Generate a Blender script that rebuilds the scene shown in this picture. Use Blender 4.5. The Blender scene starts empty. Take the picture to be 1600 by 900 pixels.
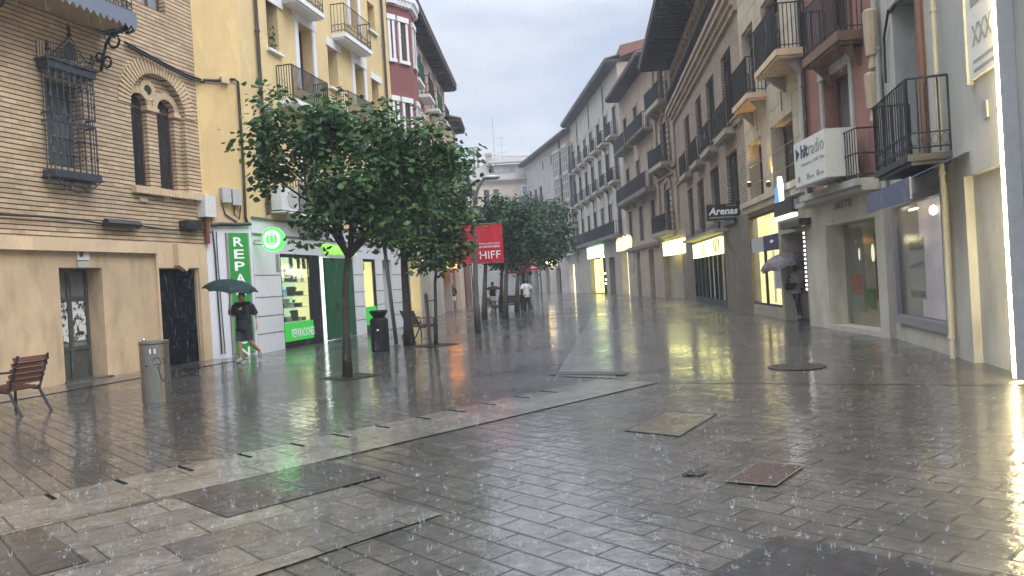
import bpy, bmesh, math, random
from mathutils import Vector, Matrix, noise as mnoise
rnd = random.Random(7)
S = bpy.context.scene
COL = S.collection
PI = math.pi
# ------------------------------------------------------------------ camera model
FPX, EYE, ROLL, PITCH = 1200.0, 1.55, 0.06, math.radians(-0.33)
FWD = Vector((0, math.cos(PITCH), math.sin(PITCH)))
UP0 = Vector((0, -math.sin(PITCH), math.cos(PITCH)))
RT = Vector((1, 0, 0)) * math.cos(ROLL) - UP0 * math.sin(ROLL)
UP = Vector((1, 0, 0)) * math.sin(ROLL) + UP0 * math.cos(ROLL)
CAM = Vector((0, 0, EYE))

def ray(px, py):
    return FWD + RT * ((px - 800) / FPX) - UP * ((py - 450) / FPX)

def gnd(px, py, z=0.0):
    d = ray(px, py); t = (z - EYE) / d.z
    return CAM + d * t

def at(px, py, depth):
    return CAM + ray(px, py) * depth

# ------------------------------------------------------------------ mesh builder
class MB:
    def __init__(s): s.v = []; s.f = []; s.m = []; s.mi = 0
    def add(s, vs, fs):
        o = len(s.v); s.v += [tuple(p) for p in vs]
        s.f += [tuple(i + o for i in f) for f in fs]; s.m += [s.mi] * len(fs)
        return s
    def quad(s, a, b, c, d): return s.add([a, b, c, d], [(0, 1, 2, 3)])
    def box(s, x0, x1, y0, y1, z0, z1):
        if x0 > x1: x0, x1 = x1, x0
        if y0 > y1: y0, y1 = y1, y0
        if z0 > z1: z0, z1 = z1, z0
        return s.add([(x0,y0,z0),(x1,y0,z0),(x1,y1,z0),(x0,y1,z0),(x0,y0,z1),(x1,y0,z1),(x1,y1,z1),(x0,y1,z1)],
              [(0,3,2,1),(4,5,6,7),(0,1,5,4),(1,2,6,5),(2,3,7,6),(3,0,4,7)])
    def obox(s, c, ax, ay, az, hx, hy, hz):
        c = Vector(c); vs = []
        for k in (-1, 1):
            for i, j in ((-1,-1),(1,-1),(1,1),(-1,1)):
                vs.append(c + ax*hx*i + ay*hy*j + az*hz*k)
        return s.add(vs, [(0,3,2,1),(4,5,6,7),(0,1,5,4),(1,2,6,5),(2,3,7,6),(3,0,4,7)])
    def tube(s, pts, r, n=6, r1=None, cap=True):
        pts = [Vector(p) for p in pts]; k = len(pts)
        if r1 is None: r1 = r
        rs = r if isinstance(r, (list, tuple)) else [r + (r1 - r) * i / max(1, k - 1) for i in range(k)]
        vs = []; fs = []
        for i, p in enumerate(pts):
            t = (pts[min(i+1, k-1)] - pts[max(i-1, 0)])
            t = t.normalized() if t.length > 1e-9 else Vector((0,0,1))
            a = t.cross(Vector((0,0,1)) if abs(t.z) < .95 else Vector((0,1,0))).normalized(); b = t.cross(a)
            for j in range(n):
                q = 2*PI*j/n
                vs.append(p + (a*math.cos(q) + b*math.sin(q)) * rs[i])
        for i in range(k-1):
            for j in range(n):
                fs.append((i*n+j, i*n+(j+1)%n, (i+1)*n+(j+1)%n, (i+1)*n+j))
        if cap:
            fs.append(tuple(range(n-1, -1, -1))); fs.append(tuple((k-1)*n + j for j in range(n)))
        return s.add(vs, fs)
    def lathe(s, prof, c=(0,0,0), n=20):
        vs = []; fs = []; k = len(prof)
        for r, z in prof:
            for j in range(n):
                q = 2*PI*j/n; vs.append((c[0]+r*math.cos(q), c[1]+r*math.sin(q), c[2]+z))
        for i in range(k-1):
            for j in range(n): fs.append((i*n+j, i*n+(j+1)%n, (i+1)*n+(j+1)%n, (i+1)*n+j))
        fs.append(tuple(range(n-1,-1,-1))); fs.append(tuple((k-1)*n+j for j in range(n)))
        return s.add(vs, fs)
    def prism(s, poly, y0, y1):              # polygon in x,z pushed along y
        n = len(poly)
        vs = [(x, y0, z) for x, z in poly] + [(x, y1, z) for x, z in poly]
        fs = [tuple(range(n)), tuple(range(2*n-1, n-1, -1))] + [(i, i+n, (i+1)%n+n, (i+1)%n) for i in range(n)]
        return s.add(vs, fs)
    def ell(s, c, rx, ry, rz, nu=12, nv=8, rot=None):
        vs = []; fs = []; c = Vector(c)
        for i in range(1, nv):
            t = PI*i/nv
            for j in range(nu):
                q = 2*PI*j/nu
                p = Vector((rx*math.sin(t)*math.cos(q), ry*math.sin(t)*math.sin(q), rz*math.cos(t)))
                if rot is not None: p = rot @ p
                vs.append(c + p)
        top = Vector((0,0,rz)); 
        if rot is not None: top = rot @ top
        vs += [c + top, c - top]; a = len(vs)-2
        for i in range(nv-2):
            for j in range(nu): fs.append((i*nu+j, (i+1)*nu+j, (i+1)*nu+(j+1)%nu, i*nu+(j+1)%nu))
        for j in range(nu):
            fs.append((a, j, (j+1)%nu)); fs.append((a+1, (nv-2)*nu+(j+1)%nu, (nv-2)*nu+j))
        return s.add(vs, fs)
    def build(s, name, mat, parent=None, smooth=False):
        me = bpy.data.meshes.new(name); me.from_pydata(s.v, [], s.f)
        mats = mat if isinstance(mat, (list, tuple)) else [mat]
        for m in mats: me.materials.append(M[m] if isinstance(m, str) else m)
        if len(mats) > 1: me.polygons.foreach_set('material_index', s.m)
        if smooth: me.polygons.foreach_set('use_smooth', [True]*len(s.f))
        bm = bmesh.new(); bm.from_mesh(me); bmesh.ops.recalc_face_normals(bm, faces=bm.faces); bm.to_mesh(me); bm.free()
        me.update()
        o = bpy.data.objects.new(name, me); COL.objects.link(o)
        if parent is not None: o.parent = parent
        return o

def tag(o, label=None, cat=None, group=None, kind=None):
    if label: o['label'] = label
    if cat: o['category'] = cat
    if group: o['group'] = group
    if kind: o['kind'] = kind
    return o

def thing(name, label, cat, loc=(0,0,0), rz=0.0, group=None):
    o = bpy.data.objects.new(name, None); COL.objects.link(o)
    o.location = loc; o.rotation_euler = (0, 0, rz); o.empty_display_size = .2
    return tag(o, label, cat, group)

def copy_tree(o, parent=None):
    c = o.copy(); COL.objects.link(c)
    if parent is not None: c.parent = parent
    for ch in list(o.children): copy_tree(ch, c)
    return c

def remesh(mb, name, mat, parent, vox=.014, smooth=4):
    o = mb.build(name, mat, None)
    md = o.modifiers.new('r', 'REMESH'); md.mode = 'VOXEL'; md.voxel_size = vox
    if smooth:
        sm = o.modifiers.new('s', 'SMOOTH'); sm.factor = .5; sm.iterations = smooth
    dg = bpy.context.evaluated_depsgraph_get(); dg.update()
    me = bpy.data.meshes.new_from_object(o.evaluated_get(dg))
    for p in me.polygons: p.use_smooth = True
    o.modifiers.clear(); o.data = me; me.name = name
    if parent is not None: o.parent = parent
    return o

def text(s, name, mat, parent, x0, x1, z0, z1, y, ext=.006, bold=0.0, keep=False):
    """lettering standing in the x,z plane facing -y, fitted to the box x0..x1, z0..z1"""
    cu = bpy.data.curves.new('t', 'FONT'); cu.body = s; cu.size = 1; cu.extrude = .001; cu.offset = bold
    cu.resolution_u = 2
    to = bpy.data.objects.new('t', cu); COL.objects.link(to)
    dg = bpy.context.evaluated_depsgraph_get(); dg.update()
    me = bpy.data.meshes.new_from_object(to.evaluated_get(dg))
    bpy.data.objects.remove(to); bpy.data.curves.remove(cu)
    xs = [v.co.x for v in me.vertices]; ys = [v.co.y for v in me.vertices]
    ax, bx, ay, by = min(xs), max(xs), min(ys), max(ys)
    for v in me.vertices:
        u = (v.co.x-ax)/(bx-ax); w = (v.co.y-ay)/(by-ay)
        v.co = (x0+u*(x1-x0), y - (ext if v.co.z > 0 else 0), z0+w*(z1-z0))
    me.name = name; me.materials.clear(); me.materials.append(M[mat])
    o = bpy.data.objects.new(name, me); COL.objects.link(o)
    if parent is not None: o.parent = parent
    return o

# ------------------------------------------------------------------ materials
M = {}
class NT:
    def __init__(s, name):
        s.mat = bpy.data.materials.new(name); s.mat.use_nodes = True
        s.t = s.mat.node_tree; s.n = s.t.nodes; s.l = s.t.links
        s.b = s.n['Principled BSDF']; M[name] = s.mat
    def node(s, typ, **kw):
        n = s.n.new(typ)
        for k, v in kw.items():
            if k in n.inputs.keys(): n.inputs[k].default_value = v
            else: setattr(n, k, v)
        return n
    def link(s, a, b): s.l.new(a, b)
    def co(s, scale=(1,1,1), rot=0.0, loc=(0,0,0), swap=False, world=False):
        if world:
            src = s.node('ShaderNodeNewGeometry').outputs['Position']
        else:
            src = s.node('ShaderNodeTexCoord').outputs['Object']
        if swap:
            sp = s.node('ShaderNodeSeparateXYZ'); s.link(src, sp.inputs[0])
            cb = s.node('ShaderNodeCombineXYZ'); s.link(sp.outputs[0], cb.inputs[0]); s.link(sp.outputs[2], cb.inputs[1]); s.link(sp.outputs[1], cb.inputs[2])
            src = cb.outputs[0]
        mp = s.node('ShaderNodeMapping'); s.link(src, mp.inputs[0])
        mp.inputs['Location'].default_value = loc; mp.inputs['Rotation'].default_value = (0,0,rot); mp.inputs['Scale'].default_value = scale
        return mp.outputs[0]
    def noise(s, vec, scale=5, detail=4, rough=.55):
        n = s.node('ShaderNodeTexNoise'); n.inputs['Scale'].default_value = scale; n.inputs['Detail'].default_value = detail; n.inputs['Roughness'].default_value = rough
        s.link(vec, n.inputs['Vector']); return n.outputs['Fac']
    def ramp(s, fac, stops):
        n = s.node('ShaderNodeValToRGB'); s.link(fac, n.inputs[0]); e = n.color_ramp.elements
        while len(e) < len(stops): e.new(.5)
        for el, (p, c) in zip(e, stops):
            el.position = p; el.color = (c, c, c, 1) if isinstance(c, (int, float)) else (*c, 1)
        return n.outputs[0]
    def mix(s, a, b, fac, mode='MIX'):
        n = s.node('ShaderNodeMix', data_type='RGBA', blend_type=mode)
        for sock, val in ((n.inputs['Factor'], fac), (n.inputs[6], a), (n.inputs[7], b)):
            if isinstance(val, (int, float)): sock.default_value = val
            elif isinstance(val, tuple): sock.default_value = (*val, 1)
            else: s.link(val, sock)
        return n.outputs[2]
    def math(s, op, a, b=0.0, c=None):
        n = s.node('ShaderNodeMath', operation=op)
        for i, val in enumerate((a, b) if c is None else (a, b, c)):
            if isinstance(val, (int, float)): n.inputs[i].default_value = val
            else: s.link(val, n.inputs[i])
        return n.outputs[0]
    def set(s, key, val):
        if isinstance(val, (int, float)): s.b.inputs[key].default_value = val
        elif isinstance(val, tuple): s.b.inputs[key].default_value = (*val, 1) if len(val) == 3 else val
        else: s.link(val, s.b.inputs[key])
    def bump(s, h, strength=.3, dist=.01):
        n = s.node('ShaderNodeBump'); n.inputs['Strength'].default_value = strength; n.inputs['Distance'].default_value = dist
        s.link(h, n.inputs['Height']); s.link(n.outputs[0], s.b.inputs['Normal']); return n

def lo(c, k): return tuple(x*k for x in c)

def plaster(name, col, rough=.75, var=.25, stain=.35, scale=1.0, damp=True, grain=40):
    t = NT(name); v = t.co()
    n1 = t.ramp(t.noise(v, .7*scale, 5), [(.3, 0.), (.7, 1.)])
    n2 = t.noise(t.co(scale=(1.6, 1.6, .5)), 1.5*scale, 5, .65)
    base = t.mix(lo(col, 1-var), lo(col, 1+var*.4), n1)
    st = t.math('MULTIPLY', t.ramp(n2, [(.5, 0.), (.72, 1.)]), stain)
    c = t.mix(base, lo(col, .55), st)
    c = t.mix(c, lo(col, .78), t.math('MULTIPLY', t.ramp(t.noise(t.co(scale=(.5, .5, .4), loc=(3, 1, 7)), 1.1, 3, .5), [(.51, 0.), (.535, 1.)]), .45))
    c = t.mix(c, (.10, .085, .065), t.math('MULTIPLY', t.ramp(t.noise(t.co(scale=(2.2, 2.2, .35)), 1.3, 5, .7), [(.56, 0.), (.85, 1.)]), stain*.5))
    t.set('Base Color', c); t.set('Roughness', rough)
    t.bump(t.noise(v, grain, 3), .25, .01); return t

def plain(name, col, rough=.5, metal=0.0, var=.2, scale=8, bump=0.0, spec=.5, coat=0.0):
    t = NT(name); v = t.co()
    n = t.noise(v, scale, 4)
    t.set('Base Color', t.mix(lo(col, 1-var), lo(col, 1+var), n)); t.set('Roughness', rough); t.set('Metallic', metal)
    t.b.inputs['Specular IOR Level'].default_value = spec
    if coat: t.b.inputs['Coat Weight'].default_value = coat; t.b.inputs['Coat Roughness'].default_value = .08
    if bump: t.bump(t.noise(v, scale*5, 3), bump, .01)
    return t

def emit(name, col, strength, var=0.0, scale=4):
    t = NT(name); t.set('Base Color', lo(col, .6)); t.set('Roughness', .4)
    if var:
        n = t.noise(t.co(), scale, 3); t.set('Emission Color', t.mix(lo(col, 1-var), col, t.ramp(n, [(.35, 0.), (.65, 1.)])))
    else: t.set('Emission Color', col)
    t.set('Emission Strength', strength); return t

def courses(name, c1, c2, joint, pitch=.1, width=.28, gap=.24, rough=.8, bump=.5):
    t = NT(name); v = t.co(swap=True)
    br = t.node('ShaderNodeTexBrick'); t.link(v, br.inputs['Vector'])
    br.inputs['Color1'].default_value = (*c1, 1); br.inputs['Color2'].default_value = (*c2, 1)
    br.inputs['Mortar'].default_value = (*lo(c1, .62), 1)
    br.inputs['Scale'].default_value = 1; br.inputs['Mortar Size'].default_value = .006; br.inputs['Mortar Smooth'].default_value = .3
    br.inputs['Brick Width'].default_value = width; br.inputs['Row Height'].default_value = pitch; br.inputs['Bias'].default_value = -.1
    sp = t.node('ShaderNodeSeparateXYZ'); t.link(t.co(), sp.inputs[0])
    wob = t.math('MULTIPLY', t.noise(t.co(), 1.5, 2), .02)
    z = t.math('ADD', sp.outputs[2], wob)
    fr = t.math('FRACT', t.math('DIVIDE', z, pitch))
    ln = t.ramp(fr, [(0, 1.), (gap*.75, 1.), (gap, 0.), (1, 0.)])
    dirt = t.ramp(t.noise(t.co(), .8, 6, .6), [(.3, .72), (.7, 1.1)])
    base = t.mix(br.outputs['Color'], joint, ln)
    fin = t.mix(base, dirt, 1.0, 'MULTIPLY')
    t.set('Base Color', fin); t.set('Roughness', rough)
    h = t.math('ADD', t.math('MULTIPLY', t.math('SUBTRACT', 1.0, ln), 1.0), t.math('MULTIPLY', t.noise(t.co(), 60, 3), .3))
    t.bump(h, bump, .02); return t

def tiles(name, c1, c2, mort, rot, bw, rh, msize=.008, r0=.1, r1=.34, offs=.5, dark=.45, bumpk=.26, wscale=1.0, puddle=(.42,.6)):
    """wet stone paving: tiles turned by rot, water film with drier and wetter patches"""
    t = NT(name); v = t.co(rot=rot, world=True)
    br = t.node('ShaderNodeTexBrick'); t.link(v, br.inputs['Vector']); br.offset = offs
    br.inputs['Color1'].default_value = (*c1, 1); br.inputs['Color2'].default_value = (*c2, 1); br.inputs['Mortar'].default_value = (*mort, 1)
    br.inputs['Scale'].default_value = 1; br.inputs['Mortar Size'].default_value = msize; br.inputs['Mortar Smooth'].default_value = .25
    br.inputs['Brick Width'].default_value = bw; br.inputs['Row Height'].default_value = rh; br.inputs['Bias'].default_value = 0
    g = t.co(world=True)
    big = t.noise(g, .35*wscale, 5, .6); mid = t.noise(g, 1.7*wscale, 5, .6); fine = t.noise(g, 55, 4, .6)
    wet = t.ramp(big, [(puddle[0], 0.), (puddle[1], 1.)])
    dk = t.mix(br.outputs['Color'], t.mix(br.outputs['Color'], (dark, dark, dark), 1.0, 'MULTIPLY'), t.ramp(mid, [(.35, .0), (.7, 1.)]))
    mott = t.noise(g, 7.5, 6, .7)
    spk = t.mix(dk, t.ramp(fine, [(.3, .65), (.7, 1.3)]), 1.0, 'MULTIPLY')
    spk = t.mix(spk, t.ramp(mott, [(.3, .5), (.68, 1.35)]), 1.0, 'MULTIPLY')
    t.set('Base Color', spk)
    # joints are partly silted up: their width and depth come and go
    joint = t.math('MULTIPLY', br.outputs['Fac'], t.ramp(t.noise(g, 2.6, 4, .65), [(.3, .6), (.55, 1.)]))
    rg = t.math('ADD', t.math('MULTIPLY', t.math('SUBTRACT', 1.0, wet), .12), .30)
    t.set('Roughness', rg); t.b.inputs['Specular IOR Level'].default_value = .5
    # the water film on top: thinner on the high spots, broken at the joints
    film = t.math('ADD', t.math('MULTIPLY', wet, .35), .65)
    film = t.math('MULTIPLY', film, t.math('SUBTRACT', 1.0, t.math('MULTIPLY', joint, .85)))
    film = t.math('MULTIPLY', film, t.ramp(mott, [(.32, .55), (.6, 1.)]))
    t.set('Coat Weight', film); t.b.inputs['Coat IOR'].default_value = 1.72
    cr = t.math('ADD', t.math('MULTIPLY', t.math('SUBTRACT', 1.0, wet), r1-r0), r0)
    cr = t.math('MAXIMUM', t.math('ADD', cr, t.math('MULTIPLY', t.math('SUBTRACT', mott, .5), .22)), .02)
    t.set('Coat Roughness', cr)
    rip = t.noise(g, 11, 3, .6)
    dim = t.noise(g, 3.2, 3, .55)
    # every stone lies at its own slight tilt
    tilt = t.node('ShaderNodeTexBrick'); t.link(v, tilt.inputs['Vector']); tilt.offset = offs
    tilt.inputs['Color1'].default_value = (0,0,0,1); tilt.inputs['Color2'].default_value = (1,1,1,1); tilt.inputs['Mortar'].default_value = (.5,.5,.5,1)
    tilt.inputs['Scale'].default_value = 1; tilt.inputs['Mortar Size'].default_value = msize*1.2; tilt.inputs['Mortar Smooth'].default_value = .8
    tilt.inputs['Brick Width'].default_value = bw; tilt.inputs['Row Height'].default_value = rh
    sv = t.node('ShaderNodeSeparateXYZ'); t.link(v, sv.inputs[0])
    fy = t.math('SUBTRACT', t.math('FRACT', t.math('DIVIDE', sv.outputs[1], rh)), .5)
    lean = t.math('MULTIPLY', t.math('SUBTRACT', tilt.outputs['Color'], .5), fy)
    h0 = t.math('ADD', t.math('MULTIPLY', rip, .95), t.math('MULTIPLY', dim, 1.5))
    h0 = t.math('ADD', h0, t.math('MULTIPLY', lean, 1.1))
    hc = t.math('SUBTRACT', h0, t.math('MULTIPLY', joint, .9))
    hb = t.math('ADD', t.math('SUBTRACT', h0, t.math('MULTIPLY', joint, 1.3)), t.math('MULTIPLY', fine, .5))
    t.bump(hb, bumpk, .012)
    n2 = t.node('ShaderNodeBump'); n2.inputs['Strength'].default_value = bumpk; n2.inputs['Distance'].default_value = .0085
    t.link(hc, n2.inputs['Height']); t.link(n2.outputs[0], t.b.inputs['Coat Normal']); return t

GRID = math.radians(48)     # paving rows follow the line of the crossing band
def glass(name, tint=(.93,.96,.96), refl=.03, rough=.03, k=.45):
    t = NT(name); out = t.n['Material Output']
    tr = t.node('ShaderNodeBsdfTransparent'); tr.inputs[0].default_value = (*tint, 1)
    gl = t.node('ShaderNodeBsdfGlossy'); gl.inputs['Roughness'].default_value = rough
    fz = t.node('ShaderNodeFresnel'); fz.inputs[0].default_value = 1.5
    f = t.math('MINIMUM', t.math('ADD', t.math('MULTIPLY', fz.outputs[0], k), refl), 1.0)
    mx = t.node('ShaderNodeMixShader'); t.link(f, mx.inputs[0]); t.link(tr.outputs[0], mx.inputs[1]); t.link(gl.outputs[0], mx.inputs[2])
    t.link(mx.outputs[0], out.inputs[0]); return t

# left side
courses('tan_brick', (.60,.445,.28), (.44,.305,.18), (.055,.035,.022), .1, .3, .27)
plain('tan_brick_clean', (.56,.415,.265), .8, var=.3, scale=5, bump=.3)
plaster('beige_plaster', (.60,.43,.245), stain=.55, scale=.8)
plaster('olive_plaster', (.56,.405,.245), stain=.75)
plaster('peach_band', (.66,.48,.30), stain=.35)
plaster('yellow_plaster', (.70,.53,.265), stain=.2, var=.1)
plaster('yellow_side', (.70,.50,.225), stain=.35, var=.15)
plain('white_trim', (.74,.74,.75), .55, var=.07)
plain('white_tile', (.66,.67,.71), .3, var=.06, scale=2)
plain('joint_grey', (.12,.12,.13), .7)
plaster('maroon_plaster', (.235,.075,.065), stain=.2, var=.12)
plaster('peach_plaster', (.56,.33,.24), stain=.25)
plaster('red_brick_wall', (.20,.085,.062), stain=.3)
plaster('cream_far', (.68,.56,.42), stain=.2)
plaster('grey_far', (.5,.47,.43), stain=.3)
# right side
plaster('white_lime', (.42,.41,.365), stain=.6)
plaster('pale_grey_render', (.42,.41,.36), stain=.6)
plaster('brick_red_render', (.29,.135,.10), stain=.4, var=.2)
plaster('cream_portal', (.47,.44,.36), stain=.6)
plaster('ochre_stone', (.50,.43,.31), stain=.45, var=.2)
courses('brown_brick', (.40,.31,.22), (.31,.235,.165), (.06,.045,.035), .11, .3, .25)
plaster('ornate_stone', (.35,.275,.195), stain=.55, var=.3, scale=1.4)
plaster('pink_stone', (.39,.305,.22), stain=.5, var=.25)
plaster('white_stone', (.46,.42,.34), stain=.5, var=.18)
plaster('lilac_grey', (.42,.37,.32), stain=.4)
plaster('pink_wall', (.5,.32,.23), stain=.35)
plaster('dark_stone', (.17,.14,.105), stain=.5, var=.3)
plaster('shop_stone', (.34,.30,.225), stain=.4, var=.2)
plaster('brown_soffit', (.16,.09,.06), stain=.3)
plain('iron', (.035,.037,.042), .45, metal=.5, var=.3)
plain('iron_blue', (.045,.052,.064), .5, metal=.3, var=.3)
plain('zinc_skirt', (.15,.175,.22), .5, metal=.1, var=.15)
plain('dark_wood', (.035,.025,.019), .8, var=.3, spec=.12)
plain('brown_frame', (.09,.045,.03), .5, var=.3)
plain('grey_shutter', (.10,.115,.11), .55, var=.2)
plain('eave_wood', (.034,.028,.025), .7, var=.3)
plain('roof_tile', (.33,.15,.09), .7, var=.3, bump=.5)
plain('roof_grey', (.2,.175,.155), .75, var=.25, bump=.5)
plain('pipe_brown', (.05,.032,.026), .5)
plain('pipe_white', (.36,.35,.30), .5)
plain('cable_black', (.012,.012,.013), .55)
plain('box_grey', (.42,.42,.41), .5)
plain('box_white', (.62,.62,.6), .45)
plain('box_black', (.02,.02,.022), .4)
plain('pipe_red', (.2,.05,.03), .5)
t = plain('dark_pane', (.018,.02,.024), .06, var=.5, scale=.6, spec=.7)
t = plain('pane_curtain', (.15,.15,.15), .12, var=.6, scale=1.2, spec=.7)
t = plain('pane_sky', (.22,.25,.28), .05, var=.3, scale=1.2, spec=.9)
plain('pane_brown', (.06,.028,.022), .25, var=.4, scale=1.0)
glass('shop_glass')
glass('hazy_glass', (.88,.9,.88), .04, .08, .35)
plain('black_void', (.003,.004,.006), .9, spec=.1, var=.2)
plain('door_green_grey', (.06,.065,.055), .4, var=.2)
plain('shop_green_dark', (.010,.085,.042), .45, var=.15, spec=.25)
plain('charcoal_frame', (.010,.014,.018), .45, spec=.25)
plain('sign_green', (.025,.27,.045), .4, var=.06)
plain('letter_white', (.85,.85,.85), .45, var=.03)
plain('letter_dark', (.1,.09,.09), .5)
plain('letter_navy', (.02,.025,.06), .5)
plain('letter_grey', (.25,.25,.24), .5)
plain('sign_white', (.62,.61,.55), .45, var=.05)
plain('sign_dark', (.022,.027,.024), .35)
plain('blue_awning', (.085,.095,.16), .55, var=.2)
plain('mauve_frame', (.20,.19,.2), .45, var=.15)
plain('banner_red', (.52,.004,.022), .55, var=.08)
plain('orange_door', (.62,.12,.025), .45, var=.15)
plain('leaf_potted', (.06,.12,.04), .6, var=.4)
plain('awning_shadow', (.08,.06,.05), .7)
emit('shop_light_lavender', (.72,.64,.72), .30, .35, 1.5)
emit('shop_light', (1.0,.95,.45), 0.70, .12, 1.3)
emit('shop_light_green', (.72,1.0,.66), 0.60, .4, 3)
emit('shop_light_white', (.86,1.0,.86), 1.21, .1, 2)
emit('shop_light_warm', (1.0,.76,.30), 1.50, .25, 1.5)
emit('shop_light_yellow', (1.0,.80,.26), 1.10, .12, 1.2)
emit('shop_light_pale', (1.0,.92,.62), 1.10, .35, 2.0)
emit('shop_light_dim', (.55,.52,.36), 0.12, .7, 1.4)
emit('shop_light_orange', (1.0,.35,.08), 1.38)
emit('neon_green', (.08,1.0,.10), 0.92)
emit('sign_green_lit', (.03,.42,.05), .45)
emit('neon_lime', (.30,1.0,.03), 0.60)
emit('neon_white', (.80,1.0,.92), 0.57)
emit('sign_yellow', (1.0,.98,.36), 2.00, .1, 5)
emit('sign_yellow_soft', (1.0,.95,.5), 0.77, .3, 5)
emit('sign_mint', (.50,1.0,.62), 1.30, .4, 3)
emit('sign_white_lit', (1.0,1.0,.9), 1.21)
emit('sign_blue_lit', (.12,.36,.75), 0.39)
emit('lamp_warm', (1.0,.72,.25), 7.20)
emit('lamp_white', (1.0,.95,.8), 4.00)
emit('led_tube', (1.0,.82,.42), 26.0)
t = NT('poster_torn'); v = t.co(scale=(1,1,1)); n = t.noise(v, 7, 5, .7); n2 = t.noise(v, 2.5, 3)
t.set('Base Color', t.mix(t.ramp(n, [(.46, (.02,.02,.02)), (.5, (.62,.61,.58))]), (.55,.36,.08), t.ramp(n2, [(.66, 0.), (.7, .8)]))); t.set('Roughness', .6)
t = NT('stained_leaf'); 
oi = t.node('ShaderNodeVertexColor'); oi.layer_name = 'tint'
t.set('Base Color', oi.outputs[0]); t.set('Roughness', .5); t.b.inputs['Specular IOR Level'].default_value = .22
tl = t.node('ShaderNodeBsdfTranslucent'); t.link(oi.outputs[0], tl.inputs[0])
mx = t.node('ShaderNodeMixShader'); mx.inputs[0].default_value = .25
t.link(t.b.outputs[0], mx.inputs[1]); t.link(tl.outputs[0], mx.inputs[2]); t.link(mx.outputs[0], t.n['Material Output'].inputs[0])
plain('bark', (.045,.035,.028), .75, var=.4, scale=14, bump=.6)
plain('bark_grey', (.10,.095,.085), .7, var=.3, scale=14, bump=.5)
plain('stake_wood', (.13,.10,.07), .7, var=.3, scale=10)
plain('lamp_pole', (.13,.135,.12), .45, metal=.3, var=.15)
plain('lamp_head', (.35,.36,.35), .35, metal=.4)
plain('steel', (.27,.25,.215), .36, metal=.85, var=.2, scale=5)
plain('bin_black', (.012,.013,.014), .5, var=.2, spec=.25)
plain('bench_wood', (.10,.035,.022), .35, var=.35, scale=9, coat=.4)
plain('bench_dark', (.028,.022,.02), .4, var=.3)
plain('graffiti', (.05,.05,.05), .6)
tiles('ochre_tile', (.15,.115,.065), (.11,.085,.05), (.03,.025,.018), GRID, .3, .3, .01, .12, .3)
plain('rust', (.075,.048,.036), .35, metal=.2, var=.45, scale=20, bump=.6)
plain('cast_iron', (.045,.043,.04), .3, metal=.4, var=.3, scale=20, bump=.5)
plain('brass_edge', (.2,.18,.14), .35, metal=.6)
plain('soil', (.02,.016,.012), .5, var=.4, scale=20, bump=.8)
plain('skin_tone', (.40,.22,.15), .5, var=.1)
plain('skin_tan', (.22,.11,.07), .5, var=.1)
plain('navy_cloth', (.008,.011,.02), .8, var=.2)
plain('dark_cloth', (.015,.015,.018), .8, var=.2)
plain('shorts_grey', (.03,.036,.045), .8, var=.2)
plain('white_cloth', (.72,.72,.72), .8, var=.06)
plain('grey_cloth', (.36,.33,.31), .8, var=.15)
plain('hair_dark', (.012,.009,.008), .6)
plain('shoe_grey', (.25,.25,.26), .6, var=.5, scale=20)
plain('umbrella_green', (.006,.022,.022), .65, var=.2, spec=.2)
t = NT('umbrella_print'); v = t.co(); n = t.noise(v, 9, 3, .7)
t.set('Base Color', t.ramp(n, [(.38, (.05,.035,.036)), (.5, (.12,.09,.092)), (.62, (.065,.048,.048))])); t.set('Roughness', .5)
glassy = NT('water_drop'); glassy.set('Base Color', (.85,.88,.92)); glassy.set('Roughness', .15); glassy.set('Alpha', .12)
glassy2 = NT('rain_drop'); glassy2.set('Base Color', (.8,.84,.88)); glassy2.set('Roughness', .1); glassy2.set('Alpha', .075)
# the ground
tiles('tile_main', (0.095,0.082,0.064), (0.064,0.056,0.044), (0.010,0.010,0.008), GRID, .42, .21, .0105, .02, .13, bumpk=.34)
tiles('tile_street', (0.088,0.080,0.070), (0.066,0.060,0.054), (0.014,0.013,0.012), -math.radians(6), .3, .15, .009, .02, .13, bumpk=.32)
tiles('tile_left', (0.060,0.055,0.050), (0.043,0.041,0.037), (0.011,0.011,0.011), GRID, .34, .17, .0095, .015, .10, bumpk=.3)
tiles('slab_pale', (0.170,0.153,0.125), (0.118,0.108,0.089), (0.031,0.029,0.024), GRID-PI/2, .95, .5, .008, .03, .16, dark=.6, bumpk=.26)
tiles('slab_mixed', (0.160,0.145,0.118), (0.064,0.058,0.052), (0.023,0.022,0.019), GRID-PI/2, .62, .4, .008, .03, .15, dark=.55, bumpk=.26)
tiles('slab_dark', (0.033,0.030,0.029), (0.025,0.024,0.023), (0.010,0.010,0.010), GRID, .55, .28, .009, .015, .08, bumpk=.24)
tiles('setts_pale', (0.170,0.157,0.134), (0.124,0.113,0.098), (0.021,0.019,0.018), -math.radians(6), .16, .1, .008, .04, .18, dark=.62, bumpk=.32)
tiles('kerb_pale', (0.103,0.095,0.082), (0.082,0.076,0.066), (0.031,0.028,0.024), 0, 1.0, 1.0, .008, .03, .15, dark=.6, bumpk=.25)
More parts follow.
